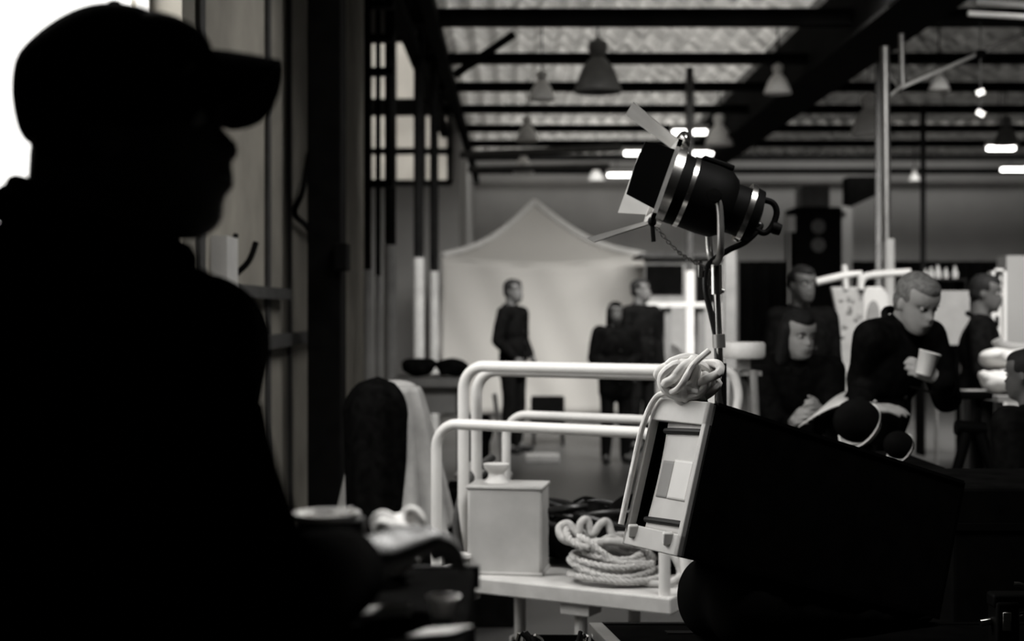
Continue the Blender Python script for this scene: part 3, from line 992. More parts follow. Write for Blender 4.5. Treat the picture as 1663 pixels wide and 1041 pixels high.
def add_head(mb, T, detail=48):
    old = mb.T
    mb.T = T
    rings = []
    zs = [0.233 * i / 46 for i in range(47)]
    for z in zs:
        _, xf, xb, hw = head_row(z)
        cx, rx = (xf + xb) / 2, (xf - xb) / 2
        ring = []
        for k in range(detail):
            a = 2 * PI * k / detail
            ca, sa = math.cos(a), math.sin(a)
            e = 0.85
            x = cx + rx * math.copysign(abs(ca) ** e, ca)
            y = hw * math.copysign(abs(sa) ** e, sa)
            if ca > 0:
                x += 1.08 * interp(NOSE, z) * math.exp(-(y / 0.0145) ** 2) + 2.1 * interp(LIPS, z) * math.exp(-(y / 0.024) ** 2)
                # eye sockets
                x -= 0.010 * math.exp(-((abs(y) - 0.031) / 0.015) ** 2 - ((z - 0.126) / 0.011) ** 2)
            ring.append(V((x, y, z)))
        rings.append(ring)
    mb.loft(rings)
    for s in (-1, 1):
        R = Mx.Rotation(-0.35 * s, 3, 'Z')
        mb.ell((-0.012, s * 0.073, 0.108), (0.018, 0.009, 0.031), R, nu=12, nv=8)
    mb.T = old


def add_hand(mb, W, fwd, nrm, side, curl=0.5, s=1.0, fr=0.0088):
    """five separate fingers; side = -1 right hand, +1 left hand; nrm = back of the hand"""
    W, fwd, nrm = V(W), V(fwd).normalized(), V(nrm)
    nrm = (nrm - fwd * nrm.dot(fwd)).normalized()
    th = fwd.cross(nrm).normalized() * side
    offs = [(0.029, 0.086, 0.070), (0.0095, 0.090, 0.079), (-0.0105, 0.086, 0.073), (-0.029, 0.078, 0.057)]
    mb.cap(W - fwd * 0.03 * s, W + fwd * 0.02 * s, 0.026 * s, 0.024 * s)
    for i, (o, l, fl) in enumerate(offs):
        K = W + (fwd * l + th * o) * s
        mb.cap(W + (fwd * 0.012 + th * o * 0.6) * s, K, 0.0145 * s, 0.0115 * s, n=12)
        ang, p = curl * (0.55 + 0.1 * i), K
        for k, (fr_l, fr_r) in enumerate(((0.46, 1.05), (0.30, 0.95), (0.24, 0.82))):
            dv = fwd * math.cos(ang) - nrm * math.sin(ang)
            q = p + dv * fl * fr_l * s
            r0 = fr * fr_r * s * (0.9 if i == 3 else 1)
            mb.cap(p, q, r0, r0 * 0.92, n=10)
            p = q
            ang += curl * 0.8
    mb.ell(W + (fwd * 0.045) * s, (0.03 * s, 0.03 * s, 0.02 * s))
    p = W + (fwd * 0.022 + th * 0.022) * s
    dv = (fwd * 0.72 + th * 0.62 - nrm * 0.25).normalized()
    q = p + dv * 0.045 * s
    mb.cap(p, q, 0.0145 * s, 0.0105 * s, n=10)
    dv = (fwd * 0.9 + th * 0.2 - nrm * 0.45 * (0.5 + curl)).normalized()
    mb.cap(q, q + dv * 0.032 * s, 0.0100 * s, 0.0085 * s, n=10)


def person(loc, heading, height, label, pose=None, hair='short', jm=None, tm=None, skin=None, voxel=0.012, name='person', group=None, coat=0.86, extra=(), wr=0.006, cloth_name='jacket', bulk=1.0):
    jm, tm, skin = jm or M_cloth_dk, tm or M_trouser, skin or M_skin
    P = dict(lean=0.0, drop=0.0, yaw=0.0, pitch=0.0, roll=0.0, headoff=(0, 0, 0))
    P.update(pose or {})
    s = height / 1.75
    T = Mx.Translation(V(loc)) @ Mx.Rotation(heading, 4, 'Z') @ Mx.Scale(s, 4)
    pel = V((0, 0, 0.95 - P['drop']))
    RL = Mx.Rotation(P['lean'], 3, 'Y')

    def tor(p):                       # point of the upright torso -> leaning, seated torso
        return pel + RL @ (V(p) - V((0, 0, 0.95)))
    Ti = T.inverted()
    for k_w in [q for q in P if q.startswith('w_')]:
        P[k_w[2:]] = Ti @ V(P[k_w]) if k_w[2:4] in ('el', 'wr', 'sh') else Ti.to_3x3() @ V(P[k_w])
    J = {}
    for sd, sg in (('l', 1), ('r', -1)):
        J['sh_' + sd] = V(P.get('sh_' + sd, tor((0.0, sg * 0.185, 1.41))))
        J['el_' + sd] = V(P.get('el_' + sd, tor((-0.02, sg * 0.245, 1.12))))
        J['wr_' + sd] = V(P.get('wr_' + sd, tor((0.06, sg * 0.235, 0.88))))
        J['hip_' + sd] = V(P.get('hip_' + sd, pel + V((0, sg * 0.09, -0.03))))
        J['kn_' + sd] = V(P.get('kn_' + sd, V((0.015, sg * 0.10, 0.50))))
        J['an_' + sd] = V(P.get('an_' + sd, V((-0.02, sg * 0.11, 0.085))))
        J['hf_' + sd] = V(P.get('hf_' + sd, (J['wr_' + sd] - J['el_' + sd])))
        J['hn_' + sd] = V(P.get('hn_' + sd, V((0.1, sg * 1.0, 0.2))))
    neck0, chin = tor((-0.01, 0, 1.43)), tor((0.0, 0, 1.515)) + V(P['headoff'])
    TH = T @ Mx.Translation(chin) @ Mx.Rotation(P['yaw'], 4, 'Z') @ Mx.Rotation(P['pitch'], 4, 'Y') @ Mx.Rotation(P['roll'], 4, 'X')
    root = thing(name, label, 'person', loc, group)
    # body: head, neck, trunk, limbs and hands in one skin
    mb = MB(T)
    add_head(mb, TH)
    hb = T.inverted() @ (TH @ V((-0.030, 0, 0.07)))
    mb.limb([neck0, hb], [0.060, 0.052])
    mb.cap(neck0 + V((-0.03, 0, -0.03)), hb, 0.05, 0.05)
    if P.get('nape'):
        mb.cap(neck0 + V((-0.045, 0, -0.02)), hb + V((-0.018, 0, 0.02)), 0.064, 0.060)
    mb.ell(tor((0, 0, 1.27)), (0.095, 0.15, 0.19), RL)
    mb.ell(tor((0, 0, 1.02)), (0.09, 0.13, 0.17), RL)
    for sd, sg in (('l', 1), ('r', -1)):
        mb.limb([J['sh_' + sd], J['el_' + sd], J['wr_' + sd]], [0.048, 0.038, 0.027])
        mb.cap(tor((0, 0, 1.38)), J['sh_' + sd], 0.06, 0.048)
        mb.limb([J['hip_' + sd], J['kn_' + sd], J['an_' + sd]], [0.075, 0.05, 0.036])
        mb.cap(J['an_' + sd], J['an_' + sd] + V((0.13, sg * 0.02, -0.045)), 0.034, 0.025)
        add_hand(mb, J['wr_' + sd] + J['hf_' + sd].normalized() * 0.03, J['hf_' + sd], J['hn_' + sd], sg, P.get('curl_' + sd, 0.45), 1.0, 0.0095 if voxel > 0.008 else 0.0088)
    body = blob('body', mb, voxel, skin, root, it=2 if voxel > 0.008 else 3)
    for sg in (-1, 1):
        ey_ = build('eye', MB(TH).ell((0.0715, sg * 0.031, 0.126), (0.011, 0.0125, 0.0115), nu=14, nv=10), M_eye, root)
        build('iris', MB(TH).ell((0.0815, sg * 0.031, 0.125), (0.0022, 0.0052, 0.0052), nu=12, nv=8), M_iris, ey_)
        build('eyebrow', MB(TH).tube([(0.086, sg * 0.016, 0.141), (0.087, sg * 0.030, 0.146), (0.078, sg * 0.046, 0.142)], [0.003, 0.004, 0.002], 8), M_hair_gr if hair == 'grey' else M_hair, root)
    build('lips', MB(TH).ell((0.097, 0, 0.0635), (0.008, 0.023, 0.0035), nu=16, nv=8), M_lips, root)
    # coat
    mb = MB(T)
    b = bulk
    mb.ell(tor((-0.005, 0, 1.26)), (0.130 * b, 0.185 * b, 0.22), RL)
    mb.ell(tor((0.01, 0, 1.04)), (0.132 * b, 0.172 * b, 0.21), RL)
    mb.cap(tor((0.0, 0.05, 1.0)), tor((0.0, 0.06, coat)), 0.125 * b, 0.115 * b)
    mb.cap(tor((0.0, -0.05, 1.0)), tor((0.0, -0.06, coat)), 0.125 * b, 0.115 * b)
    for sd, sg in (('l', 1), ('r', -1)):
        mb.cap(tor((-0.015, sg * 0.03, 1.435)), J['sh_' + sd] + V((0, 0, 0.012)), 0.060, 0.066)
    mb.cap(tor((0, 0.02, 1.36)), J['sh_l'], 0.088, 0.078)
    mb.cap(tor((0, -0.02, 1.36)), J['sh_r'], 0.088, 0.078)
    mb.cap(tor((-0.02, 0, 1.36)), tor((-0.015, 0, 1.455)), 0.085, 0.068)
    for sd in 'lr':
        mb.limb([J['sh_' + sd], J['el_' + sd], J['wr_' + sd]], [0.076 * b, 0.062 * b, 0.046])
    for c_, r_e in extra:
        mb.ell(c_, r_e)
    jk = blob(cloth_name, mb, max(voxel, 0.010), jm, root, it=9 if extra else 5, wrinkle=wr, wscale=11)
    # front closure with buttons lying on the coat, and a turned collar
    org = WORLD[jk]
    bvh = BVHTree.FromPolygons([v.co + org for v in jk.data.vertices], [tuple(p.vertices) for p in jk.data.polygons])
    T3 = T.to_3x3()
    out = (T3 @ (RL @ V((1, 0, 0)))).normalized()
    line = []
    for i in range(16):
        c_ = T @ tor((0.0, 0.012, coat - 0.02 + (1.36 - coat) * i / 15))
        hit = bvh.ray_cast(c_ + out * 0.6, -out)
        if hit[0] is not None:
            line.append(hit[0] + out * 0.001)
    if len(line) > 4:
        fl = MB().tube(smooth_path(line, 3), 0.0055 * s, 6)
        pl = build('placket', fl, jm, jk)
        for i in range(3, len(line) - 2, 3):
            build('button', MB().lathe([(0.0, 0), (0.010 * s, 0), (0.011 * s, 0.003), (0.009 * s, 0.005), (0, 0.005)], line[i] + out * 0.003, out, n=14), M_button, jk)
    if not extra:
        cr = MB(T)
        cr.tube([tor((-0.018 + 0.078 * math.cos(a), 0.074 * math.sin(a), 1.462 - 0.032 * math.cos(a))) for a in [0.35 + (2 * PI - 0.7) * k / 30 for k in range(31)]], 0.017, 10)
        build('coat_collar', cr, jm, jk)
    mb = MB(T)
    for sd in 'lr':
        mb.limb([J['hip_' + sd], J['kn_' + sd], J['an_' + sd] + V((0, 0, 0.0))], [0.098, 0.073, 0.058])
    mb.ell(pel + V((0, 0, -0.02)), (0.115, 0.16, 0.11))
    blob('trousers', mb, max(voxel, 0.014), tm, root, it=4, wrinkle=wr, wscale=11)
    for sd, sg in (('l', 1), ('r', -1)):
        a = J['an_' + sd]
        mb = MB(T)
        mb.cap(a + V((-0.02, 0, -0.045)), a + V((0.15, sg * 0.02, -0.05)), 0.044, 0.036)
        mb.cap(a + V((0, 0, 0)), a + V((0, 0, -0.03)), 0.05, 0.048)
        blob('shoe', mb, 0.012, M_shoe, root, it=2)
    # hair or cap
    if hair in ('short', 'grey', 'long', 'hood'):
        mb = MB(TH)
        mb.ell((-0.018, 0, 0.160), (0.098, 0.082, 0.086))
        mb.ell((-0.045, 0, 0.115), (0.064, 0.074, 0.075))
        mb.ell((0.01, 0, 0.195), (0.075, 0.068, 0.046))
        if hair in ('long', 'hood'):
            mb.cap((-0.06, 0, 0.12), (-0.07, 0, -0.03), 0.075, 0.07)
            for sg in (-1, 1):
                mb.cap((-0.01, sg * 0.065, 0.15), (-0.02, sg * 0.07, -0.02), 0.034, 0.036)
        blob('hair' if hair != 'hood' else 'hood', mb, max(voxel, 0.009), {'short': M_hair, 'grey': M_hair_gr, 'long': M_hair, 'hood': M_cloth_dk}[hair], root, it=3)
    return root, TH, T


# the man in the cap, in profile at the left
NM, TH, TN = person((-0.399, 1.5, 0.0), 0.0, 1.75, 'man in dark baseball cap and jacket seen in profile at the left', pose=dict(
    sh_r=(0.060, -0.165, 1.405), el_r=(0.175, -0.34, 1.185), wr_r=(0.232, -0.105, 1.182),
    hf_r=(0.055, 0.070, 0.018), hn_r=(-0.1, -0.05, 1.0), curl_r=0.62, sh_l=(0.03, 0.185, 1.40), nape=1, an_l=(-0.10, 0.11, 0.085), an_r=(-0.10, -0.11, 0.085)),
    extra=[((-0.095, 0.0, 1.415), (0.12, 0.17, 0.105)), ((0.035, -0.05, 1.395), (0.105, 0.16, 0.098)), ((-0.14, 0.0, 1.445), (0.11, 0.15, 0.088)), ((-0.16, 0, 1.25), (0.13, 0.19, 0.26)), ((-0.12, 0, 1.0), (0.14, 0.18, 0.25))],
    hair='short', voxel=0.0055, skin=M_skin_shaded, cloth_name='jacket', wr=0.004, bulk=1.12)
# jacket collar standing at the nape
mb = MB(TH)
mb.tube([(-0.040 + 0.082 * math.cos(a), 0.080 * math.sin(a), 0.006 - 0.030 * math.cos(a)) for a in [2 * PI * k / 40 for k in range(40)]], 0.024, 12, closed=True)
mb.tube([(-0.042 + 0.078 * math.cos(a), 0.074 * math.sin(a), 0.030 - 0.026 * math.cos(a)) for a in [2 * PI * k / 40 for k in range(12, 29)]], 0.012, 12)
build('collar', mb, M_cloth_dk, NM)
CAP = [(0.100, .082, -.108, .083), (0.120, .090, -.122, .086), (0.153, .092, -.127, .088), (0.185, .085, -.124, .085), (0.200, .074, -.114, .079), (0.221, .053, -.091, .066), (0.237, .030, -.066, .048), (0.245, .008, -.045, .028), (0.248, -.012, -.028, .008)]
rings = []
for z, xf, xb, hw in CAP:
    ring = []
    for k in range(48):
        a = 2 * PI * k / 48
        x = (xf + xb) / 2 + (xf - xb) / 2 * math.cos(a)
        ring.append(V((x, hw * math.sin(a), z + (0.018 * math.cos(a) if z < 0.12 else 0))))
    rings.append(ring)
capo = build('cap', MB(TH).loft(rings), M_cap, NM, sub=2)
build('cap_button', MB(TH).ell((-0.02, 0, 0.249), (0.008, 0.008, 0.004)), M_cap, capo)
def brim_fn(u, v):
    s_ = 2 * u - 1
    ang = s_ * 1.12
    root = V((-0.008 + 0.088 * math.cos(ang), 0.087 * math.sin(ang), 0.1))
    p = root + V(((0.076 - 0.020 * s_ ** 6) * v, 0.008 * s_ * v, 0))
    p.z = 0.199 - 0.060 * math.sin(PI / 2 * abs(s_) ** 1.4) - 0.006 * v - 0.006 * v * v
    return p
build('cap_brim', MB(TH).grid(brim_fn, 40, 12), M_cap, capo, solid=0.004)

# three people in front of the tent
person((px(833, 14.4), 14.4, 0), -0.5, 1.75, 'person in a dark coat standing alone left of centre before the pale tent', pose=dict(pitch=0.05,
       el_r=(-0.03, -0.27, 1.14), wr_r=(0.10, -0.19, 0.98), el_l=(-0.03, 0.27, 1.14), wr_l=(0.10, 0.19, 0.98)), coat=0.80, skin=M_skin_shaded)
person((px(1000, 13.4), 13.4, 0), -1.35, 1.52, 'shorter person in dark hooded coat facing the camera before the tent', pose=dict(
       el_r=(0.0, -0.25, 1.14), wr_r=(0.16, -0.08, 1.02), el_l=(0.0, 0.25, 1.14), wr_l=(0.16, 0.08, 1.04)), hair='hood', coat=0.78, bulk=1.15, skin=M_skin_shaded)
person((px(1041, 14.6), 14.6, 0), -0.9, 1.76, 'taller person in dark coat standing just behind the hooded one', pose=dict(yaw=0.5), coat=0.78, bulk=1.05, skin=M_skin_shaded)

# man with the cup
MC, TC, TCm = person((1.468, 5.92, 0), -0.95, 1.70, 'grey-haired man in a dark coat leaning over and holding a white cup', pose=dict(
    lean=0.42, pitch=0.45, headoff=(0.0, 0, -0.06), yaw=-0.15,
    w_el_l=at(1538, 648, 5.88), w_wr_l=at(1530, 618, 5.52), w_hf_l=(-0.85, -0.15, 0.42), w_hn_l=(0.2, -0.9, 0.1), curl_l=0.95,
    w_el_r=at(1402, 628, 5.80), w_wr_r=at(1396, 662, 5.56), w_hf_r=(0.9, -0.35, 0.0), w_hn_r=(0, -0.3, 1), curl_r=0.3),
    hair='grey', coat=0.60, voxel=0.006, bulk=1.02)

# seated person reading the sheet
person((px(1292, 6.6), 6.80, 0), -1.55, 1.62, 'dark-haired person bending forward and looking down, between white stool and cup man', pose=dict(
    drop=0.13, lean=0.36, pitch=0.22, yaw=0.35, headoff=(0.0, -0.0, -0.03),
    w_el_l=at(1350, 690, 6.55), w_wr_l=at(1330, 668, 6.22), w_hf_l=(-0.2, -0.7, 0.2), w_el_r=at(1262, 690, 6.55), w_wr_r=at(1284, 690, 6.22), w_hf_r=(0.1, -0.7, 0.3), curl_l=0.8, curl_r=0.8),
    hair='long', coat=0.76, voxel=0.006, bulk=1.0)
# dim person behind
person((px(1302, 9.0), 9.0, 0), -1.2, 1.72, 'dim person in black standing behind the dark-haired person who looks down', pose=dict(pitch=0.1), skin=M_skin_shaded, coat=0.78, bulk=1.1)
# person behind the cup man
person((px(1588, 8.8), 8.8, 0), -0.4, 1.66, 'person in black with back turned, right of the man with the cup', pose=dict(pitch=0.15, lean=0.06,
       el_r=(0.05, -0.28, 1.12), wr_r=(0.24, -0.16, 1.02)), skin=M_skin_shaded, coat=0.72, bulk=1.05)
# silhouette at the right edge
person((px(1670, 5.0), 5.0, 0), PI - 0.75, 1.30, 'dark silhouette of a short person cut by the right edge', pose=dict(pitch=0.1), skin=M_skin_shaded, hair='short', coat=0.7, bulk=1.25, voxel=0.010)

# cup in the man's hand
cu = MB()
ax = V((0.28, -0.1, 1.0)).normalized()
cc = at(1505, 590, 5.47)
t = thing('paper_cup', 'white paper cup in the grey-haired man\'s hand', 'cup', cc)
build('cup_body', MB().lathe([(0.0, -0.045), (0.030, -0.045), (0.041, 0.040), (0.043, 0.042), (0.043, 0.046), (0.038, 0.046), (0.028, -0.038), (0.0, -0.038)], cc, ax, n=28), M_white, t)
build('coffee', MB().lathe([(0.0, 0.02), (0.0355, 0.02), (0.0357, 0.023), (0.0, 0.023)], cc, ax, n=24), M_shoe, t)

# open sheet held by the hooded person
def sheet(u, v):
    p = at(1296, 694, 5.75).lerp(at(1424, 652, 5.62), u)
    q = at(1330, 668, 6.0).lerp(at(1392, 632, 6.0), u)
    r = p.lerp(q, v)
    r.z += 0.035 * math.sin(PI * u) * (1 - 0.4 * v)
    return r
tag(build('script_sheet', MB().grid(sheet, 24, 10), M_paper, solid=0.004), 'curved pale sheet held between the person looking down and the man with the cup', 'paper')

# white bowls behind the slanting case
def bowl(c, r, ax, label, m=M_white):
    t = thing('enamel_bowl', label, 'bowl', c)
    build('bowl_shell', MB().lathe([(0.0, -0.55 * r), (0.45 * r, -0.52 * r), (0.8 * r, -0.30 * r), (0.98 * r, 0), (r * 1.03, 0.03 * r), (0.94 * r, 0.03 * r), (0.76 * r, -0.26 * r), (0.42 * r, -0.46 * r), (0, -0.48 * r)], c, ax, n=36), m, t)
    build('dark_filling', MB().ell(V(c) + V((-0.20, -0.38, 0.24)) * r, (0.93 * r, 0.70 * r, 0.86 * r), nu=24, nv=14), M_black, t)
    return t
bowl(at(1396, 692, 4.9), 0.088, (-0.74, -0.40, 0.54), 'larger white bowl tilted with dark filling, behind the black case edge')
bowl(at(1462, 728, 4.75), 0.055, (-0.78, -0.38, 0.5), 'smaller white bowl tilted behind the black case edge, right of the larger')
d = 4.9
t = thing('prop_table', 'dark low table behind the slanting black case under the bowls', 'table', (px(1420, d), d, 0))
zt = pz(746, d)
tag(build('small_box', MB().bx(px(1372, d), px(1420, d), d - 0.02, d + 0.1, zt, zt + 0.05), M_black, smooth=False, bevel=0.004), 'small black box under the larger bowl', 'box')
build('table_top', MB().bx(px(1350, d), px(1500, d), d - 0.25, d + 0.3, zt - 0.03, zt), M_black, t, smooth=False, bevel=0.005)
for p in (1356, 1494):
    for yy in (-0.2, 0.25):
        build('leg', MB().bx(px(p, d) - 0.015, px(p, d) + 0.015, d + yy - 0.015, d + yy + 0.015, 0, zt - 0.03), M_black, t, smooth=False)

# tripod by the right
d = 6.2
cx = px(1588, d)
t = thing('tripod', 'black tripod with a horizontal handle right of the man with the cup', 'tripod', (cx, d, 0))
build('column', MB().cyl((cx, d, pz(700, d)), (cx, d, pz(645, d)), 0.014, n=12), M_blackgl, t)
build('head_plate', MB().box((cx - 0.02, d, pz(642, d)), (0.14, 0.1, 0.03)), M_blackgl, t, smooth=False, bevel=0.006)
build('crossbar', MB().cyl(at(1552, 694, d), at(1600, 698, d), 0.034, n=18), M_blackgl, t)
for a in (PI + 0.5, -PI / 2 + 0.6, 1.0):
    build('leg', MB().cyl((cx - 0.02 + 0.04 * math.cos(a), d + 0.04 * math.sin(a), pz(704, d)), (cx - 0.02 + 0.38 * math.cos(a), d + 0.38 * math.sin(a), 0), 0.024, 0.016, n=12), M_blackgl, t)

# ------------------------------------------------------------------ cart
P0 = V((-0.29, 5.10, 0))
U = V((0.872, -0.489, 0)).normalized()
W_ = V((0.489, 0.872, 0)).normalized()
Z = V((0, 0, 1))
ZD = 0.505
LC = 0.93
def cp(u, w_, z=ZD):
    return P0 + U * u + W_ * w_ + Z * z
t = thing('platform_cart', 'pale platform cart with white tube rails in the middle foreground', 'cart', cp(0.46, 0.27, 0))
build('deck', MB().hexa(cp(-0.02, -0.03, ZD - 0.055), U * (LC + 0.03), W_ * 0.60, Z * 0.055), M_deck, t, smooth=False, bevel=0.006)
def hoop(w_, ztop, u0, u1, r, cr=0.09):
    a = [cp(u0, w_, ZD - 0.01), cp(u0, w_, ztop - cr)]
    a += arc(cp(u0 + cr, w_, ztop - cr), cr, PI, PI / 2, U, Z, 8)[1:]
    a += arc(cp(u1 - cr, w_, ztop - cr), cr, PI / 2, 0, U, Z, 8)
    a += [cp(u1, w_, ZD - 0.01)]
    return MB().tube(a, r, 16)
build('rail', hoop(0.012, 1.035, 0.015, 0.90, 0.0195), M_rail, t)['label'] = 'near low rail'
build('rail', hoop(0.52, 1.035, 0.015, 0.90, 0.0175), M_rail, t)['label'] = 'far low rail'
build('rail', hoop(0.19, 1.235, 0.02, 0.90, 0.021), M_rail, t)['label'] = 'near high rail'
build('rail', hoop(0.285, 1.215, 0.02, 0.90, 0.021), M_rail, t)['label'] = 'far high rail'
for u in (0.10, 0.58):
    for w_ in (0.04, 0.48):
        c = build('caster', MB().box(cp(u, w_, ZD - 0.075), (0.11, 0.10, 0.045), Mx.Rotation(-0.51, 3, 'Z')).cyl(cp(u, w_, ZD - 0.09), cp(u, w_, 0.17), 0.022, n=14).hexa(cp(u - 0.03, w_ - 0.035, 0.09), U * 0.012, W_ * 0.07, Z * 0.1).hexa(cp(u + 0.02, w_ - 0.035, 0.09), U * 0.012, W_ * 0.07, Z * 0.1), M_deck, t, smooth=False, bevel=0.004)
        build('wheel', MB().lathe([(0.0, -0.018), (0.085, -0.018), (0.09, -0.01), (0.09, 0.01), (0.085, 0.018), (0, 0.018)], cp(u, w_, 0.09), U, n=28), M_black, c)

# tin on the cart
RT = Mx.Rotation(-0.16, 3, 'Z')
d = 5.02
cc = V((px(826, d), d + 0.09, ZD))
t = thing('square_tin', 'square pale metal tin standing on the cart', 'tin', cc)
build('tin_body', MB().box(cc + V((0, 0, 0.155)), (0.268, 0.19, 0.31), RT), M_can, t, bevel=0.010)
mb = MB()
for sx, sy in ((1, 1), (1, -1), (-1, 1), (-1, -1)):
    pass
build('top_rim', MB().box(cc + V((0, 0, 0.308)), (0.276, 0.198, 0.012), RT), M_can, t, smooth=False, bevel=0.004)
build('bottom_rim', MB().box(cc + V((0, 0, 0.006)), (0.276, 0.198, 0.012), RT), M_can, t, smooth=False, bevel=0.004)
cs = cc + RT @ V((-0.05, 0.03, 0.312))
build('spout_cap', MB().lathe([(0.0, 0), (0.046, 0), (0.030, 0.02), (0.028, 0.035), (0.046, 0.055), (0.048, 0.068), (0, 0.068)], cs, n=28), M_white, t)

c2 = V((px(751, 5.08), 5.05, ZD))
t = thing('small_jar', 'small jar with white lid left of the square tin on the cart', 'jar', c2)
build('jar_body', MB().lathe([(0.0, 0), (0.024, 0), (0.026, 0.01), (0.026, 0.05), (0.022, 0.06), (0, 0.06)], c2, n=24), M_grey, t)
build('jar_lid', MB().lathe([(0.0, 0.058), (0.036, 0.058), (0.038, 0.064), (0.036, 0.072), (0, 0.074)], c2, n=28), M_white, t)

# heap of black cloth and cables behind the tin
mb = MB()
rnd = random.Random(5)
base = cp(0.49, 0.41)
for i in range(16):
    u, v_ = rnd.uniform(-0.30, 0.30), rnd.uniform(-0.11, 0.11)
    h = 0.24 * (1 - (u / 0.36) ** 2) * rnd.uniform(0.7, 1.1)
    mb.ell(base + U * u + W_ * v_ + Z * (h * 0.55), (0.10, 0.08, max(0.05, h * 0.55)), nu=14, nv=10)
tag(blob('black_cloth', mb, 0.012, M_cloth_dk, None, it=4, wrinkle=0.025, wscale=11), 'heap of black cloth lying on the cart behind the tin', 'cloth')
def cable(seed, c, ru, rw, h, turns, r):
    rnd = random.Random(seed)
    pts = []
    for i in range(turns * 16 + 1):
        a = 2 * PI * i / 16
        k = 1 + 0.14 * math.sin(a * 0.37 + seed) + rnd.uniform(-0.03, 0.03)
        pts.append(c + U * (ru * k * math.cos(a)) + W_ * (rw * k * math.sin(a)) + Z * (r + h * i / (turns * 16) + 0.02 * math.sin(a * 1.7 + seed)))
    return MB().tube(smooth_path(pts, 2), r, 8)
tag(build('power_cable', cable(2, cp(0.30, 0.36, ZD + 0.15), 0.15, 0.10, 0.06, 4, 0.011), M_tape), 'coil of black cable lying on the cloth heap, left side', 'cable')
tag(build('power_cable', cable(3, cp(0.56, 0.36, ZD + 0.14), 0.15, 0.10, 0.07, 4, 0.011), M_tape), 'coil of black cable lying on the cloth heap, right side', 'cable')
tag(build('rubber_hose', MB().tube(smooth_path([at(800, 742, 5.42), at(772, 765, 5.35), at(752, 800, 5.28), at(742, 850, 5.25), V((px(748, 5.22), 5.22, ZD + 0.02))], 8), 0.016, 10), M_greydk), 'grey hose hanging down left of the tin behind the near rail', 'hose')
tag(build('rubber_hose', MB().tube(smooth_path([at(790, 770, 5.45), at(768, 790, 5.40), at(757, 830, 5.36), at(757, 870, 5.3), V((px(764, 5.3), 5.3, ZD + 0.02))], 8), 0.014, 10), M_tape), 'black hose hanging beside the grey hose behind the near rail', 'hose')
lump('white_bundle', (px(765, 6.6), 6.6, 0.62), (0.10, 0.10, 0.07), 31, M_cloth_pl, 'pale cloth bundle on a dark box behind the cart rails', 'bundle', 0.012)
tag(build('stack_box', MB().bx(px(725, 6.6), px(835, 6.6), 6.45, 6.85, 0, 0.62), M_black, smooth=False, bevel=0.008), 'dark box behind the left end of the cart', 'box')
lump('white_bundle', (px(812, 6.6), 6.7, 0.62), (0.07, 0.07, 0.05), 33, M_cloth_pl, 'small pale bundle at the right end of the dark box', 'bundle', 0.010)

# rope coil on the cart
rnd = random.Random(9)
cR = cp(0.66, 0.13)
pts = []
for i in range(7 * 20):
    a = 2 * PI * i / 20 + 0.4
    turn = i / 20
    k = 1.12 - 0.055 * turn + 0.05 * math.sin(turn * 2.6) + rnd.uniform(-0.015, 0.015)
    ox, oy = 0.016 * math.sin(turn * 1.7), 0.012 * math.cos(turn * 2.3)
    tl = max(0.0, -math.cos(a)) * 0.010 * turn
    pts.append(cR + V((ox + 0.14 * k * math.cos(a), oy + 0.10 * k * math.sin(a), 0.014 + 0.011 * turn + tl + 0.007 * (1 + math.sin(a * 2 + turn)) * min(turn, 1))))
pts += [cR + V((-0.03, 0.05, 0.12)), cR + V((-0.10, 0.06, 0.16)), cR + V((-0.16, 0.02, 0.19)), cR + V((-0.15, -0.05, 0.15)), cR + V((-0.09, -0.06, 0.13)), cR + V((0.0, 0.0, 0.16)), cR + V((0.06, 0.04, 0.15)), cR + V((0.0, 0.06, 0.11)), cR + V((0.09, -0.02, 0.13)), cR + V((0.14, 0.0, 0.08))]
tag(build('rope_coil', rope_mesh(smooth_path(pts, 3), 0.0125, pitch=0.055), M_rope2), 'coil of pale laid rope lying on the right part of the cart', 'rope')
pts = [cR + V((0.10, 0.02, 0.10)), cR + V((0.15, -0.03, 0.14)), cR + V((0.20, -0.06, 0.10)), cR + V((0.22, -0.07, 0.04)), cR + V((0.17, -0.10, 0.016)), cR + V((0.10, -0.08, 0.014)), cR + V((0.2, -0.02, 0.016)), cR + V((0.26, -0.10, 0.016))]
tag(build('rope_end', MB().tube(smooth_path(pts, 8), 0.012, 10), M_rope2), 'loose pale strap end dangling between rope coil and leaning case', 'strap')
pts = [(0.06, -0.02, 0.135), (-0.02, -0.03, 0.145), (-0.10, -0.03, 0.14), (-0.17, -0.02, 0.15), (-0.187, 0, 0.185), (-0.155, 0.01, 0.20), (-0.125, 0, 0.165), (-0.112, 0, 0.205), (-0.09, 0.01, 0.212), (-0.075, 0, 0.165), (-0.045, 0, 0.20), (-0.02, 0.01, 0.205), (0.0, 0, 0.155), (0.06, 0, 0.13)]
tag(build('canvas_strap', MB().tube(smooth_path([cR + V(p) for p in pts], 6), 0.014, 10), M_rope2), 'pale looped canvas strap lying on the rope coil near the tin', 'strap')

# ------------------------------------------------------------------ leaning case and what carries it
Lx = V((0.82, 0.50, -0.27)).normalized()
Wx = V((-0.52, 0.85, 0.0)).normalized()
Hx = Lx.cross(Wx)
if Hx.z < 0: Hx = -Hx
Wx = Hx.cross(Lx).normalized()
if Wx.y < 0: Wx = -Wx
A0 = at(1160, 655, 3.3)           # near top corner of the pale end
Wd, Hd, Ld = 0.215, 0.362, 0.88
t = thing('leaning_case', 'long black case leaning to the right with a pale open end', 'case', A0 - Hx * Hd)
o_ = A0 - Hx * Hd
th_ = 0.012
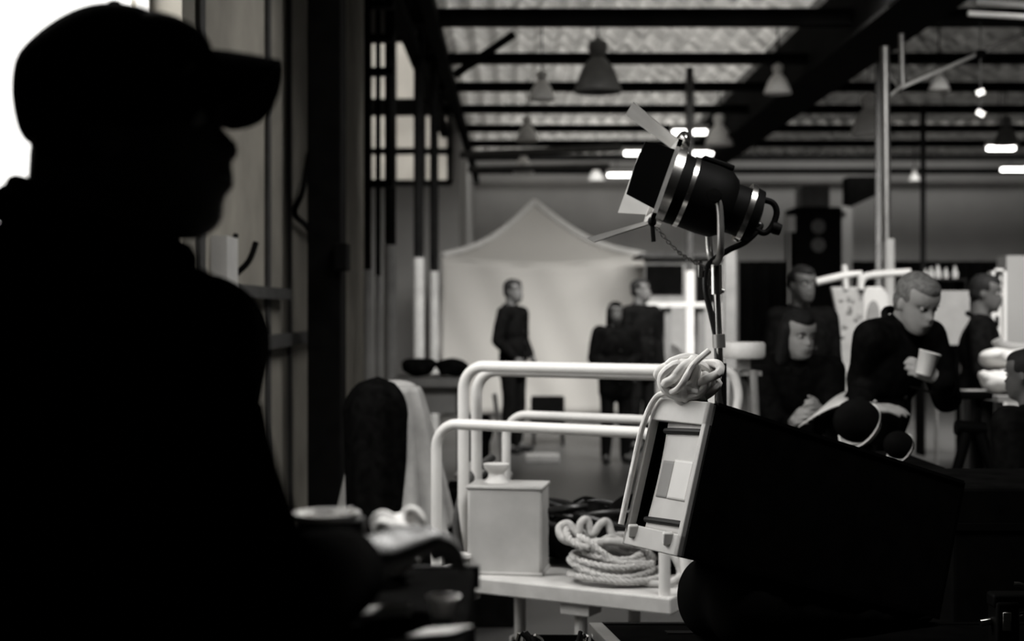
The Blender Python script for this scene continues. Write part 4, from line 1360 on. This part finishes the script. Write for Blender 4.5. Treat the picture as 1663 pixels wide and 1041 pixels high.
# shell: five boards, open at the left end
mb = MB()
mb.hexa(o_, Lx * Ld, Hx * Hd, Wx * th_)
mb.hexa(o_ + Wx * (Wd - th_), Lx * Ld, Hx * Hd, Wx * th_)
mb.hexa(o_, Lx * Ld, Wx * Wd, Hx * th_)
mb.hexa(o_ + Hx * (Hd - th_), Lx * Ld, Wx * Wd, Hx * th_)
mb.hexa(o_ + Lx * (Ld - th_), Lx * th_, Wx * Wd, Hx * Hd)
build('shell', mb, M_black, t, smooth=False)
def cpt(l, w_, h):
    return o_ + Lx * l + Wx * w_ + Hx * h
# pale end rim
mb = MB()
r_ = 0.016
e0 = -0.012
mb.hexa(cpt(e0, 0, 0), Lx * 0.022, Hx * Hd, Wx * r_)
mb.hexa(cpt(e0, Wd - r_ * 0.8, 0), Lx * 0.022, Hx * Hd, Wx * r_ * 0.8)
mb.hexa(cpt(e0, 0, Hd - 0.055), Lx * 0.022, Hx * 0.055, Wx * Wd)
mb.hexa(cpt(e0, 0, 0), Lx * 0.022, Hx * 0.05, Wx * Wd)
build('end_rim', mb, M_lining, t, smooth=False, bevel=0.003)['label'] = 'pale rim of the open end'
# shallow curved pale lining, open gap along the far side
WL = Wd * 0.80
def lin(u, v):
    w_ = 0.014 + (WL - 0.014) * u
    l = 0.004 + 0.012 * u * u + 0.006 * math.sin(PI * v) * u
    return cpt(l, w_, 0.048 + (Hd - 0.10) * v)
build('lining', MB().grid(lin, 20, 30), M_lining, t, solid=0.004)
build('mirror_highlight', MB().grid(lambda u, v: lin(0.08 + 0.50 * u, 0.30 + 0.36 * v) - Lx * 0.004, 12, 16), M_rail, t, solid=0.002)['label'] = 'mirror with its bright reflection painted white'  # white colour stands for the highlight in the mirror
build('lining_patch', MB().grid(lambda u, v: lin(0.58 + 0.34 * u, 0.30 + 0.34 * v) - Lx * 0.003, 8, 12), M_grey, t, solid=0.002)['label'] = 'grey patch beside the mirror'  # plain grey patch set on the lining
for vv, nm in ((0.93, 'upper dark strap'), (0.10, 'lower dark strap')):
    pts = [lin(u / 10, vv - 0.02 * (u / 10)) - Lx * 0.006 for u in range(0, 11)]
    build('strap', MB().tube(pts, 0.0075, 8), M_shoe, t)['label'] = nm
build('latch', MB().box(cpt(-0.012, 0.045, 0.035), (0.025, 0.025, 0.03)), M_rail, t, bevel=0.004)  # both latches white, standing for highlights at the lower corners
build('latch', MB().box(cpt(-0.012, Wd - 0.035, 0.035), (0.025, 0.025, 0.03)), M_rail, t, bevel=0.004)
build('edge_trim', MB().hexa(cpt(0.01, -0.004, Hd - 0.004), Lx * (Ld - 0.02), Wx * 0.012, Hx * 0.008), M_blackgl, t, smooth=False)

# trunk below
RZ = Mx.Rotation(math.radians(10), 3, 'Z')
ZT = 0.62
far_left = V((0.205, 3.72, 0))
ex, ey = RZ @ V((1, 0, 0)), RZ @ V((0, -1, 0))
t = thing('flight_trunk', 'large low black trunk with pale metal edging at the bottom of the frame', 'trunk', far_left + ex * 0.8 + ey * 0.6)
ex = V((1, 0.0, 0)); 
ey = V((0.16, -1, 0)).normalized()
build('trunk_body', MB().hexa(far_left + V((0, 0, 0.05)), ex * 1.75, ey * 1.35, Z * (ZT - 0.05)), M_black, t, smooth=False, bevel=0.006)
build('edge_trim', MB().hexa(far_left + V((-0.004, 0, ZT - 0.03)), ex * 0.035, ey * 1.35, Z * 0.034), M_steel, t, smooth=False, bevel=0.003)['label'] = 'pale metal edge trim'
build('edge_trim', MB().hexa(far_left + V((0.03, 0.004, ZT - 0.03)), ex * 1.7, ey * 0.02, Z * 0.034), M_blackgl, t, smooth=False)
build('recessed_label', MB().hexa(far_left + ex * 0.17 + ey * 0.09 + Z * ZT, ex * 0.09, ey * 0.03, Z * 0.003), M_blackgl, t, smooth=False)
for u, v_ in ((0.06, 0.06), (1.69, 0.06), (0.06, 1.29), (1.69, 1.29)):
    p = far_left + ex * u + ey * v_
    build('foot', MB().cyl(p, p + Z * 0.055, 0.03, n=12), M_black, t)

t = thing('dark_filler_case', 'added tall black case darkening the floor right of the leaning case', 'case', (1.52, 4.25, 0))  # added black body, covers lit floor that has to look dark
build('body', MB().bx(1.24, 1.85, 4.0, 4.5, 0.03, pz(792, 4.0)), M_black, t, smooth=False, bevel=0.01)
build('lid_trim', MB().bx(1.235, 1.855, 3.995, 4.505, pz(792, 4.0) - 0.12, pz(792, 4.0) - 0.10), M_blackgl, t, smooth=False)
for xx in (1.28, 1.81):
    for yy in (4.05, 4.45):
        build('foot', MB().cyl((xx, yy, 0), (xx, yy, 0.035), 0.025, n=10), M_black, t)

# added black drapes fill the dark under the case and carry it
mb = MB()
rnd = random.Random(6)
for k in range(10):
    q = cpt(0.24 + 0.064 * k, Wd * 0.45, 0)
    hh = (q.z - ZT) / 2 + 0.010
    for w_ in (-0.02, 0.10):
        mb.ell((q.x + rnd.uniform(-0.02, 0.02) + Wx.x * w_, q.y + Wx.y * w_ + 0.02, ZT + max(hh, 0.03) - 0.003), (0.085, 0.10, max(hh, 0.03)), nu=14, nv=10)
tag(blob('dark_filler_drape', mb, 0.014, M_black, None, it=4, wrinkle=0.006), 'added black drapes propping up the leaning case and filling the dark below', 'cloth')

# rope heap on the top of the case
rnd = random.Random(4)
cH = cpt(0.01, Wd * 0.50, Hd + 0.002) + Z * 0.052 + V((0.012, 0, 0))
mb = MB()
pts = []
for k in range(20):
    q1, q2 = rnd.uniform(-0.9, 0.9), rnd.uniform(0, PI)
    R = Mx.Rotation(q2, 3, 'Z') @ Mx.Rotation(q1, 3, 'X')
    off = V((rnd.uniform(-0.028, 0.028), rnd.uniform(-0.02, 0.02), rnd.uniform(-0.012, 0.018)))
    ra, rb = rnd.uniform(0.036, 0.058), rnd.uniform(0.026, 0.044)
    for i in range(9):
        a = 2 * PI * i / 10 + k
        p = R @ V((ra * math.cos(a), 0.004 * i, rb * math.sin(a)))
        pts.append(cH + off + V((p.x, p.y * 0.8, max(p.z, -0.045))))
mb.tube(smooth_path(pts, 4), 0.0108, 9)
mb.tube(smooth_path([cH + V((0.03, -0.05, 0.07)), cH + V((-0.01, -0.06, 0.035)), cH + V((-0.045, -0.06, -0.02)), cpt(-0.026, Wd * 0.86, Hd - 0.0), cpt(-0.026, Wd * 1.0, Hd * 0.8), cpt(-0.024, Wd * 1.02, Hd * 0.45), cpt(-0.024, Wd * 1.01, Hd * 0.12)], 8), 0.0075, 9)
tag(build('rope_bundle', mb, M_rope), 'knotted bundle of white rope on the top end of the leaning case', 'rope')

# ------------------------------------------------------------------ spotlight on its stand
DS = 3.95
k_ = DS / F
Cs = at(1115, 312, DS)
a_ = V((-0.942, 0.0, 0.335)).normalized()      # towards the front
u_ = V((0.335, 0.0, 0.942)).normalized()
y_ = V((0, 1, 0))
def sp(s, h=0, y=0):
    return Cs + a_ * s + u_ * h + y_ * y
t = thing('stage_spotlight', 'black fresnel spotlight with open barn doors on top of a stand', 'spotlight', at(1160, 430, DS))
lamp = t
R1 = 0.100
build('housing', MB().lathe([(0.0, 0.062), (R1, 0.062), (R1, 0.02), (R1 * 0.98, 0.0), (R1 * 1.0, -0.06), (R1 * 0.97, -0.10), (R1 * 0.80, -0.125), (R1 * 0.70, -0.13), (R1 * 0.70, -0.17), (0, -0.17)], Cs, a_, n=40), M_blackgl, t)
build('front_ring', MB().lathe([(R1 * 0.9, 0.040), (R1 * 1.20, 0.040), (R1 * 1.20, 0.066), (R1 * 0.9, 0.066)], Cs, a_, n=40, closed=True), M_chrome, t)
build('trim_band', MB().lathe([(R1 * 0.9, -0.005), (R1 * 1.025, -0.005), (R1 * 1.025, 0.008), (R1 * 0.9, 0.008)], Cs, a_, n=40, closed=True), M_chrome, t)
build('lens', MB().lathe([(0.0, 0.075), (R1 * 0.5, 0.071), (R1 * 0.88, 0.060), (R1 * 0.88, 0.05), (0, 0.05)], Cs, a_, n=36), M_bulb, t)
build('rear_ring', MB().lathe([(R1 * 0.6, -0.165), (R1 * 0.84, -0.165), (R1 * 0.84, -0.180), (R1 * 0.6, -0.180)], Cs, a_, n=36, closed=True), M_chrome, t)
build('rear_cover', MB().lathe([(0.0, -0.17), (R1 * 0.78, -0.18), (R1 * 0.74, -0.205), (R1 * 0.3, -0.215), (0, -0.215)], Cs, a_, n=36), M_blackgl, t)
build('rear_handle', MB().tube(smooth_path([sp(-0.20, 0.05), sp(-0.235, 0.052), sp(-0.255, 0.03), sp(-0.255, -0.01), sp(-0.24, -0.035), sp(-0.205, -0.03)], 6), 0.009, 10), M_blackgl, t)
build('focus_knob', MB().lathe([(0.0, 0), (0.016, 0), (0.018, 0.01), (0.016, 0.026), (0, 0.028)], sp(-0.255, -0.012), -a_, n=18), M_blackgl, t)
build('top_vent', MB().box(sp(-0.055, R1 + 0.004), (0.09, 0.06, 0.014), Mx.Rotation(0.34, 3, 'Y')), M_blackgl, t, smooth=False, bevel=0.004)
bf = build('barn_door_frame', MB().hexa(sp(0.066, -0.115, -0.115), a_ * 0.012, u_ * 0.02, y_ * 0.23).hexa(sp(0.066, 0.095, -0.115), a_ * 0.012, u_ * 0.02, y_ * 0.23).hexa(sp(0.066, -0.115, -0.115), a_ * 0.012, u_ * 0.23, y_ * 0.02).hexa(sp(0.066, -0.115, 0.095), a_ * 0.012, u_ * 0.23, y_ * 0.02), M_silver, t, smooth=False)
# four door leaves
build('barn_door_leaf', MB().prism([(0.0, -0.085), (0.10, -0.078), (0.105, 0.0), (0.10, 0.072), (0.0, 0.085)], sp(0.076, 0, -0.112), (a_ * 0.86 - y_ * 0.5).normalized(), u_, (a_ * 0.5 + y_ * 0.86) * 0.0025), M_blackgl, bf, smooth=False)['label'] = 'black near side leaf'
build('barn_door_leaf', MB().prism([(0.0, -0.085), (0.085, -0.105), (0.085, 0.08), (0.0, 0.085)], sp(0.076, 0, 0.112), (a_ * 0.90 + y_ * 0.4).normalized(), u_, (a_ * -0.6 + y_ * 0.8) * 0.0025), M_silver, bf, smooth=False)['label'] = 'pale far side leaf'
top_dir = (at(1030, 180, DS) - at(1104, 238, DS))
bot_dir = (at(970, 402, DS) - at(1062, 374, DS))
tilt = V((0.06, 0, 0.05))
def leaf(hinge, dv, wn, wf, m, lab, twist):
    dv = V(dv)
    n_ = dv.cross(y_).normalized()
    yy = (y_ * math.cos(twist) + n_ * math.sin(twist))
    mb = MB()
    poly = [(-wn, 0), (wn, 0), (wf, 1.0), (-wf, 1.0)]
    mb.prism(poly, hinge, yy, dv, n_ * 0.0025)
    o = build('barn_door_leaf', mb, m, bf, smooth=False)
    o['label'] = lab
leaf(sp(0.075, 0.116), top_dir, 0.075, 0.10, M_silver, 'pale top leaf raised', 0.04)
leaf(sp(0.075, -0.116), bot_dir, 0.075, 0.12, M_steel, 'dull bottom leaf lowered', -0.10)
build('door_latch', MB().tube([sp(0.07, -0.118, -0.1), sp(0.07, -0.118, -0.1) + V((0.004, 0, -0.055))], 0.006, 8).ell(sp(0.07, -0.118, -0.1), (0.012, 0.012, 0.014)), M_blackgl, bf)
build('door_clip', MB().ell(sp(0.055, 0.128, 0), (0.020, 0.05, 0.030)), M_chrome, bf)
# yoke
build('yoke', MB().tube(smooth_path([sp(-0.06, 0, -0.118), at(1158, 340, DS) - y_ * 0.118, at(1161, 405, DS) - y_ * 0.11, at(1162, 424, DS) - y_ * 0.05, at(1162, 426, DS), at(1162, 424, DS) + y_ * 0.05, at(1161, 405, DS) + y_ * 0.11, at(1158, 340, DS) + y_ * 0.118, sp(-0.06, 0, 0.118)], 6), 0.010, 10), M_steel, t)
build('tilt_knob', MB().lathe([(0.0, 0), (0.02, 0), (0.022, 0.012), (0.018, 0.022), (0, 0.024)], sp(-0.06, 0, -0.125), (0, -1, 0), n=18), M_blackgl, t)
build('power_lead', MB().tube(smooth_path([sp(-0.212, -0.02), at(1235, 368, DS), at(1212, 392, DS), at(1180, 408, DS), at(1150, 432, DS), at(1146, 470, DS), at(1156, 515, DS), at(1164, 560, DS), at(1167, 640, DS - 0.03), at(1180, 700, DS - 0.03)], 8), 0.0085, 10), M_tape, t)
mb = MB()
c0, c1 = sp(0.05, -0.125, -0.05), at(1143, 432, DS) - y_ * 0.02
cn = 18
for i in range(cn):
    p = c0.lerp(c1, (i + 0.5) / cn) - Z * (0.020 * math.sin(PI * (i + 0.5) / cn))
    dv = (c1 - c0).normalized()
    sd = dv.cross(Z).normalized() if i % 2 else dv.cross(V((0, 1, 0))).normalized()
    mb.tube([p + dv * (0.0085 * math.cos(q * PI / 4)) + sd * (0.0045 * math.sin(q * PI / 4)) for q in range(8)], 0.0016, 6, closed=True)
build('safety_chain', mb, M_steel, t)
# stand
xs = at(1163, 430, DS).x
t = thing('light_stand', 'slim steel light stand rising behind the leaning case', 'stand', (xs, DS, 0))
pb, pm, pt = V((xs + 0.018, DS, 0.35)), at(1167, 556, DS), at(1162, 428, DS)
build('lower_tube', MB().cyl(V((xs + 0.02, DS, 0.12)), at(1170, 590, DS), 0.017, n=16), M_blackgl, t)
build('tube_highlight', MB().cyl(at(1165, 650, DS) - y_ * 0.008, at(1166, 560, DS) - y_ * 0.008, 0.006, n=10), M_chrome, t)  # chrome strip added as the bright side of the lower tube
build('upper_tube', MB().cyl(at(1169, 600, DS), pt, 0.010, n=14), M_chrome, t)
build('collar', MB().cyl(at(1168, 565, DS), at(1167, 543, DS), 0.018, n=16), M_steel, t)
build('spigot_clamp', MB().cyl(at(1163, 478, DS), at(1162, 430, DS), 0.017, n=16), M_chrome, t)
build('wing_knob', MB().box(at(1137, 437, DS), (0.012, 0.02, 0.045)).cyl(at(1137, 437, DS), at(1162, 440, DS), 0.006, n=8), M_steel, t, bevel=0.003)
build('collar_knob', MB().cyl(at(1167, 470, DS), at(1176, 473, DS), 0.007, n=10).ell(at(1157, 467, DS), (0.009, 0.009, 0.010)), M_steel, t)
for k in range(3):
    a = 0.5 + k * 2 * PI / 3
    b_ = V((xs + 0.02, DS, 0))
    lg = build('leg', MB().cyl(b_ + V((0.02 * math.cos(a), 0.02 * math.sin(a), 0.42)), b_ + V((0.20 * math.cos(a), 0.20 * math.sin(a), 0.012)), 0.011, n=10), M_blackgl, t)
    build('rubber_foot', MB().ell(b_ + V((0.20 * math.cos(a), 0.20 * math.sin(a), 0.016)), (0.02, 0.02, 0.016)), M_black, lg)

# ------------------------------------------------------------------ foreground table with tape, hand and papers
TZ = 1.122
tt = thing('tall_case', 'tall black equipment case under the hand of the man in the cap', 'case', (-0.15, 1.38, 0))
build('body', MB().bx(-0.215, -0.045, 1.02, 1.76, 0.04, TZ), M_black, tt, smooth=False, bevel=0.006)
build('edge_trim', MB().bx(-0.22, -0.04, 1.752, 1.765, TZ - 0.025, TZ + 0.002), M_blackgl, tt, smooth=False)
for xx in (-0.19, -0.07):
    for yy in (1.06, 1.72):
        build('foot', MB().cyl((xx, yy, 0), (xx, yy, 0.05), 0.022, n=10), M_black, tt)

def tape_roll(c, ro, ri, h, label, m, core=True):
    t = thing('tape_roll', label, 'tape', c, 'stacked tape rolls')
    build('tape', MB().lathe([(ri, 0), (ro, 0), (ro, h), (ri, h)], c, n=40, closed=True), m, t)
    build('core', MB().lathe([(ri - 0.004, 0.0005), (ri, 0.0005), (ri, h - 0.0005), (ri - 0.004, h - 0.0005)], c, n=32, closed=True), M_greydk, t)
    return t
dT = 1.58
cT = V((px(533, dT), dT, TZ))
hts = [0.022, 0.022, 0.022, 0.022]
z = TZ
names = ['lowest', 'second from the bottom', 'third from the bottom', 'just under the clear reel']
ofs = [(0.006, 0.002), (0.0, 0.0), (0.010, 0.003), (0.004, 0.0)]
for h, nme, of in zip(hts, names, ofs):
    tape_roll(cT + V((of[0], of[1], z - TZ)), 0.037, 0.019, h - 0.0006, 'black tape roll in the stack on the tall case, ' + nme, M_tape)
    z += h
cR2 = V((px(530, dT), dT, z))
t = thing('clear_reel', 'pale clear plastic reel lying on top of the black tape stack', 'reel', cR2)
build('flange', MB().lathe([(0.016, 0.001), (0.0375, 0.0), (0.0375, 0.006), (0.033, 0.006), (0.031, 0.003), (0.024, 0.003), (0.0225, 0.006), (0.016, 0.006)], cR2, n=48, closed=True), M_plastic, t)
build('spoke', MB().box(cR2 + V((0.022, -0.012, 0.006)), (0.028, 0.004, 0.003), Mx.Rotation(-0.5, 3, 'Z')).box(cR2 + V((0.02, 0.02, 0.006)), (0.004, 0.026, 0.003), Mx.Rotation(-0.3, 3, 'Z')), M_plastic, t, smooth=False)
tag(build('tape_end', MB().tube(smooth_path([cT + V((-0.026, -0.030, 0.06)), cT + V((-0.018, -0.04, 0.072)), cT + V((-0.010, -0.038, 0.06)), cT + V((-0.004, -0.0375, 0.045))], 6), 0.0018, 8), M_plastic), 'tiny curled pale tape end on the side of the stack', 'tape')

# crumpled white paper by the tape
def crumple(name, c, r, seed, label, m, cat, voxel=0.005):
    rnd = random.Random(seed)
    mb = MB()
    for i in range(9):
        a = V((rnd.uniform(-1, 1) * r[0], rnd.uniform(-1, 1) * r[1], rnd.uniform(0.15, 1) * r[2]))
        b = V((rnd.uniform(-1, 1) * r[0], rnd.uniform(-1, 1) * r[1], rnd.uniform(0.15, 1) * r[2]))
        mb.cap(V(c) + a, V(c) + b, rnd.uniform(0.010, 0.018), rnd.uniform(0.006, 0.012), n=10)
    mb.ell(V(c) + V((0, 0, r[2] * 0.4)), (r[0] * 0.8, r[1] * 0.8, r[2] * 0.45))
    o = blob(name, mb, voxel, m, None, it=2, wrinkle=0.008, wscale=40)
    return tag(o, label, cat)
crumple('crumpled_paper', (px(642, 1.69), 1.69, TZ), (0.026, 0.03, 0.07), 3, 'crumpled white paper behind the man\'s hand, right of the tape stack', M_paper, 'paper')
d = 1.56
# pale papers and small things on the case top
tag(build('paper_strip', MB().grid(lambda u, v: V((-0.205 + 0.10 * u, 1.42 + 0.05 * u + 0.022 * v, TZ + 0.003 + 0.010 * math.sin(PI * v))), 16, 6), M_cloth_pl, solid=0.002), 'pale folded strip on the tall case below the man\'s hand', 'paper')
tag(build('paper_strip', MB().grid(lambda u, v: V((-0.105 + 0.045 * u + 0.02 * v, 1.375 + 0.035 * v, TZ + 0.002 + 0.003 * u)), 8, 6), M_cloth_pl, solid=0.002), 'small pale sheet at the right edge of the tall case', 'paper')
c = V((px(522, 1.42), 1.42, TZ))
t = thing('pen_cap', 'small pale stub standing on the tall case left of the paper strip', 'stub', c)
build('barrel', MB().cyl(c, c + V((0.004, 0, 0.022)), 0.006, n=14), M_white, t)
build('tip', MB().cyl(c + V((0.014, 0, 0)), c + V((0.016, 0, 0.024)), 0.004, n=12), M_grey, t)
c = V((px(720, 1.46), 1.46, TZ))
t = thing('small_cup', 'small white cup beyond the fingertips of the man in the cap', 'cup', c)
build('cup_body', MB().lathe([(0.0, 0), (0.011, 0), (0.016, 0.024), (0.0175, 0.025), (0.0145, 0.025), (0.010, 0.003), (0, 0.003)], c, n=28), M_white, t)
c = V((px(740, 1.25), 1.25, TZ))

# draped stand at the left
d = 6.3
cD = V((px(640, d), d, 0))
t = thing('draped_stand', 'stand draped with pale canvas under a dark coat, left of the cart', 'stand', cD)
def drape(rt, rb, zt_, zb, k, ph, a0=0, a1=2 * PI):
    def f(u, v):
        a = a0 + (a1 - a0) * u
        r = rt + (rb - rt) * (1 - v) ** 0.8
        r *= 1 + (0.05 + 0.13 * (1 - v)) * math.sin(a * k + ph + 0.8 * math.sin(a * 2)) * (1 if v < 0.97 else 0.3)
        return cD + V((r * math.cos(a), r * 0.8 * math.sin(a), zb + (zt_ - zb) * v + 0.03 * math.sin(a * 5 + ph) * (1 - v)))
    return f
build('canvas', MB().grid(drape(0.11, 0.235, pz(628, d), 0.47, 9, 0.3), 120, 24), M_cloth_pl, t, solid=0.006)
mb = MB()
def coat(u, v):
    a = -PI * 1.02 + (PI * 0.86) * u
    top = pz(612, d)
    zz = 0.35 + (top - 0.35) * v
    r = 0.142 if v < 0.8 else 0.142 * math.sqrt(max(0.0, 1 - ((v - 0.8) / 0.2) ** 2)) + 0.002
    r *= 1 - 0.16 * (0.8 - v) if v < 0.8 else 1
    r *= 1 + 0.05 * math.sin(a * 8)
    return V((px(617, d) - 0.0, d - 0.05, 0)) + V((r * math.cos(a) * 1.0, (r + 0.07) * math.sin(a), zz))
build('coat', MB().grid(coat, 40, 30), M_cloth_dk, t, solid=0.012)['label'] = 'dark coat'
build('post', MB().cyl(cD, cD + Z * (pz(625, d)), 0.025, n=12), M_dark_steel, t)
build('top_ring', MB().ell(cD + Z * (pz(628, d)), (0.10, 0.08, 0.03)), M_cloth_pl, t)
build('base', MB().lathe([(0.22, 0), (0.22, 0.02), (0.03, 0.04), (0.0, 0.04)], cD, n=28), M_dark_steel, t)
tag(build('black_crate', MB().bx(px(640, 6.2) , px(706, 6.2), 6.02, 6.12, 0.0, 0.5), M_black, smooth=False, bevel=0.008), 'black crate on the floor at the foot of the draped stand', 'crate')

# crate with clamps in front of the trunk
t = thing('open_crate', 'open black crate with steel clamps left of the low trunk', 'crate', (0.08, 3.7, 0))
x0, x1, y0, y1, zz = 0.03, 0.19, 3.55, 3.86, 0.56
mb = MB().bx(x0, x1, y0, y1, 0, 0.50)
mb.bx(x0, x0 + 0.01, y0, y1, 0.5, zz).bx(x1 - 0.01, x1, y0, y1, 0.5, zz).bx(x0, x1, y0, y0 + 0.01, 0.5, zz).bx(x0, x1, y1 - 0.01, y1, 0.5, zz)
build('crate_body', mb, M_black, t, smooth=False)
rnd = random.Random(8)
lab = ['leftmost', 'second from the left', 'third from the left', 'fourth from the left', 'rightmost']
for k in range(5):
    c = V((x0 + 0.025 + 0.026 * k, 3.66 + 0.03 * (k % 2), 0.51))
    t2 = thing('steel_clamp', 'small bright steel clamp in the open crate, ' + lab[k], 'clamp', c, 'clamps in the crate')
    R = Mx.Rotation(rnd.uniform(-0.6, 0.6), 3, 'Y') @ Mx.Rotation(rnd.uniform(0, 3), 3, 'Z')
    build('jaw', MB().tube([c + R @ V(p) for p in ((0, 0, 0.01), (0.018, 0, 0.045), (0.012, 0, 0.09), (0.002, 0, 0.105))], 0.006, 8), M_chrome, t2)
    build('jaw', MB().tube([c + R @ V(p) for p in ((0, 0, 0.01), (-0.018, 0, 0.045), (-0.012, 0, 0.09), (-0.002, 0, 0.105))], 0.006, 8), M_dark_steel, t2)
    build('spring', MB().lathe([(0.006, -0.008), (0.011, -0.008), (0.011, 0.008), (0.006, 0.008)], c + R @ V((0, 0, 0.045)), R @ V((0, 1, 0)), n=14, closed=True), M_chrome, t2)
# metal chain coil at bottom right
c = V((px(1630, 3.05), 3.05, ZT))
t = thing('grip_clamp', 'dark grip clamp with bright steel edges at the bottom right corner', 'clamp', c)
build('clamp_body', MB().box(c + V((0, 0, 0.10)), (0.05, 0.06, 0.20)).box(c + V((0.02, 0, 0.20)), (0.10, 0.05, 0.03)), M_blackgl, t, bevel=0.006)
build('screw', MB().cyl(c + V((-0.05, 0, 0.15)), c + V((0.07, 0, 0.17)), 0.008, n=12), M_chrome, t)
build('handle', MB().tube(smooth_path([c + V((0.01, -0.035, 0.24)), c + V((0.03, -0.04, 0.235)), c + V((0.045, -0.04, 0.20))], 6), 0.005, 8), M_chrome, t)
build('plate', MB().box(c + V((-0.005, -0.034, 0.16)), (0.018, 0.006, 0.04)), M_chrome, t, bevel=0.002)
